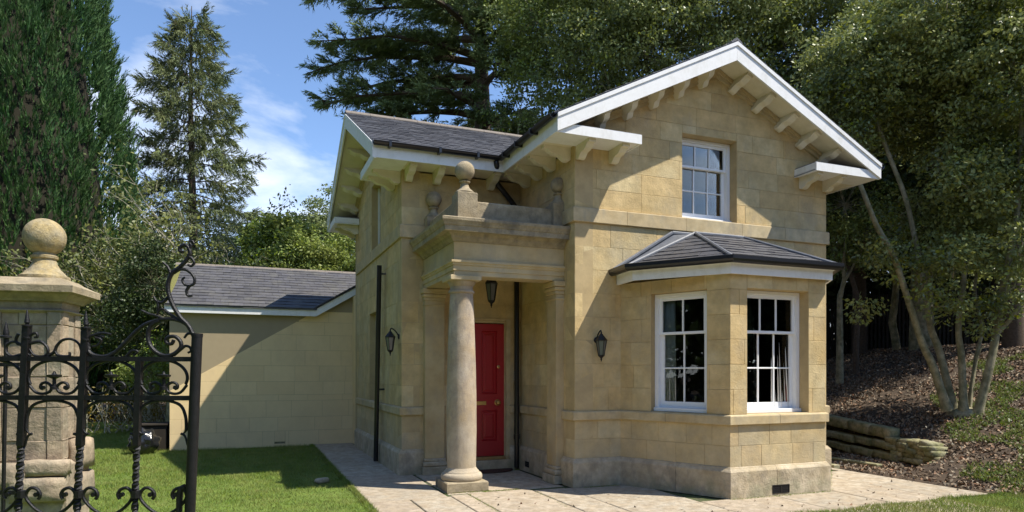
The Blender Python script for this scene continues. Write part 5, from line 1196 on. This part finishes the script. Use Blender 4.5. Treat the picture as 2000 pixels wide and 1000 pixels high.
for i in range(90):
    p = b0.lerp(b1, i / 90) - o0; z = float(height(p.x + o0.x, p.y + o0.y)); v, f = box(p.x, p.x + .11, p.y, p.y + .02, z - .2, z + 1.75); vf.append((v, f))
obj('fence_boards', join(vf), M['fence'], bf, kind='stuff')
for i in range(7):
    p = b0.lerp(b1, (i + .3) / 7) - o0; z = float(height(p.x + o0.x, p.y + o0.y)); obj('fence_post', box(p.x, p.x + .1, p.y - .1, p.y - .01, z - .2, z + 1.85), M['fence'], bf)
# more crowns added at the right to block the sun and shade the bank
for i, (x, y, z, s) in enumerate(((13.5, 7, 6.6, 2.8), (18.5, 6, 6.5, 2.8), (15.5, 10.5, 7.5, 3.4), (11.5, 9.5, 6.6, 2.4), (13.0, 2.2, 7.2, 2.1), (17, 15, 8, 3.8))):
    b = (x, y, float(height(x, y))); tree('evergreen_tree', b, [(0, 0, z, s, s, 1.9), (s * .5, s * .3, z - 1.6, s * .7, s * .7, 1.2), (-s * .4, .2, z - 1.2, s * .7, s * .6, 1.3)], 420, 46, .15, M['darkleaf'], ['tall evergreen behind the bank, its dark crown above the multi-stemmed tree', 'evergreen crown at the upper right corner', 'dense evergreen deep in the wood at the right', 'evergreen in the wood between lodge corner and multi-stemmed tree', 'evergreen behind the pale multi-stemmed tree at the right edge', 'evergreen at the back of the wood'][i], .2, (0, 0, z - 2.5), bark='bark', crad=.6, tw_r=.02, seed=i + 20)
# left background: twiggy tree, bushes, hedge
def twiggy(u, d, H, Rr, label, seed, nleaf=True):
    b = pt((u - 1000) / 1308 * d, d); t = empty('twiggy_tree', b); r = random.Random(seed); br = []; tips = []
    def grow(p, dr, L_, rad, lv):
        e_ = p + dr * L_; m_ = p.lerp(e_, .5) + Vector((r.uniform(-1, 1), r.uniform(-1, 1), r.uniform(-.5, .5))) * L_ * .13
        br.append(tube([tuple(p), tuple(m_), tuple(e_)], [rad, rad * .8, rad * .6], 4 if lv > 1 else 6)); tips.append(e_); tips.append(m_)
        if lv < 5:
            for k in range(3 if lv < 3 else 2):
                nd = (dr + Vector((r.uniform(-1, 1), r.uniform(-1, 1), r.uniform(-.55, .65))) * .95).normalized(); grow(e_ if r.random() < .6 else m_, nd, L_ * r.uniform(.6, .85), rad * .6, lv + 1)
    for k in range(6):
        a = k * 1.05 + r.uniform(-.3, .3); grow(Vector((0, 0, H * .12)), Vector((math.cos(a) * .65, math.sin(a) * .65, 1)).normalized(), H * .28, .07, 0)
    obj('trunk', tube([(0, 0, -.2), (0, 0, H * .14)], [.16, .13], 8), M['twig'], t); obj('branches', join(br), M['twig'], t)
    T = np.array([tuple(q) for q in tips]); T = T[T[:, 2] > .5]; P = np.repeat(T, 6, 0) + rng.normal(size=(len(T) * 6, 3)) * .22
    leaves('foliage', P, .13, M['olive'], t, up=.3); return tag(t, label, 'tree', 'twiggy trees behind the outbuilding')
twiggy(360, 23, 8.6, 3, 'pale tangled twiggy tree below the spruce, left of the outbuilding ridge', 1)
twiggy(455, 24, 7.4, 3, 'pale twiggy tree directly above the middle of the outbuilding roof', 2)
twiggy(290, 22.5, 7.6, 3, 'pale twiggy tree against the right side of the big conifer', 3)
def bush(u, d, lobes, ncl, nl, size, m, label, cat='bush', **k): return broad('bush', u, d, lobes, ncl, nl, size, m, label, .1, cat=cat, root=(0, 0, 1.6), tw_r=.014, **k)
bush(640, 30, [(645, 425, 30, (1.15, 1.1, 1.15)), (630, 470, 29.5, (1.5, 1.4, 1.0)), (700, 440, 30, (1.2, 1.2, 1.1))], 300, 80, .12, M['palegreen'], 'tall pale green rounded tree against the sky left of the wing', 'tree')
bush(560, 22.5, [(555, 465, 22.5, (1.1, 1.1, .7)), (600, 490, 22, (1.2, 1.2, .7)), (520, 480, 22.5, (.8, 1.0, .7)), (580, 540, 22, (1.8, 1.3, .9))], 330, 80, .13, M['lime'], 'bright green bush above the outbuilding ridge')
bush(655, 21.5, [(660, 500, 21.5, (1.1, 1.0, .5)), (620, 530, 21.5, (1.4, 1.1, .6)), (690, 540, 21.5, (1.1, 1.1, .7))], 220, 90, .10, M['lime'], 'dense green bush beside the wing wall above the outbuilding')
bush(430, 24, [(420, 560, 24, (1.5, 1.3, .55)), (490, 540, 24, (1.4, 1.2, .55)), (350, 550, 24, (1.3, 1.2, .6)), (430, 600, 24, (2.4, 1.4, .9))], 330, 70, .10, M['olive'], 'olive green shrubs just behind the outbuilding ridge')
bush(300, 19, [(300, 560, 19, (.9, .9, 1.1)), (330, 620, 18.5, (.8, .8, .9)), (270, 640, 19, (1.0, .9, .9)), (290, 520, 20, (.6, .6, .7))], 230, 90, .085, M['darkleaf'], 'dark green bush between the big conifer and the outbuilding corner')
bush(330, 17.5, [(325, 690, 17.5, (.5, .5, .35)), (300, 730, 17.5, (.8, .6, .35))], 70, 80, .07, M['lime'], 'low bright green shrub at the outbuilding corner behind the gate')
yb = pt((215 - 1000) / 1308 * 18, 18); ysh = empty('yellow_shrub', yb); br = []; r = random.Random(2); PP = []
for i in range(80):
    p = Vector((r.uniform(-1.5, 1.5), r.uniform(-.6, .6), 0)); q = p + Vector((r.uniform(-.6, .6), r.uniform(-.5, .5), r.uniform(.7, 1.35))); br.append(limb(p, q, .016, .004, .2, 5, i, 4)); PP += [p.lerp(q, r.uniform(.2, 1)) + Vector((r.gauss(0, .1), r.gauss(0, .1), r.gauss(0, .08))) for _ in range(26)]
obj('branches', join(br), M['twig'], ysh); leaves('foliage', np.array([tuple(p) for p in PP]), .075, M['yellowleaf'], ysh)
tag(ysh, 'tangle of bare stems with yellow leaves seen through the gate', 'shrub')
PW = []
for i in range(480):
    u = rng.uniform(-1300, 1500); d = rng.uniform(38, 46); p = pt((u - 1000) / 1308 * d, d); c = np.array([p[0], p[1], rng.uniform(.2, 6.2 if u < 620 else 7.5)])
    o_ = rng.normal(size=(110, 3)); o_ /= np.linalg.norm(o_, axis=1, keepdims=True); PW.append(c + o_ * (rng.random(110) ** .4)[:, None] * np.array([2.0, 2.0, 1.2]))
tag(leaves('hedgerow', np.concatenate(PW), .42, M['olive'], kind='stuff', up=.3), 'distant mixed hedgerow closing the view behind the outbuilding', 'hedge')
# treeline added behind the camera to darken the reflections in the window panes
PW = []
for i in range(900):
    a = rng.uniform(-2.3, 2.3); d = rng.uniform(24, 32); x = CX - math.sin(YAW + a) * d; y = CY - math.cos(YAW + a) * d; c = np.array([x, y, rng.uniform(.2, 12.5 if a > 0 else 8.5)])
    o_ = rng.normal(size=(90, 3)); o_ /= np.linalg.norm(o_, axis=1, keepdims=True); PW.append(c + o_ * (rng.random(90) ** .4)[:, None] * np.array([2.6, 2.6, 1.6]))
tag(leaves('roadside_trees', np.concatenate(PW), .8, M['darkleaf'], kind='stuff', up=.3), 'trees across the road, behind the viewer', 'trees')
N = 170; px_ = rng.uniform(-2.8, 4.8, N); py_ = np.where(rng.random(N) < .6, rng.uniform(-2.4, -.2, N), -2.45 + np.abs(rng.normal(0, .25, N))); k = ~((px_ > .5) & (px_ < 3.9) & (py_ > -1.6))
P = np.stack([px_, py_, np.full(N, .008)], 1)[k]
tag(leaves('paving_litter', P, .045, M['litter'], kind='stuff', up=6), 'a few dry leaves blown over the front paving', 'leaves')
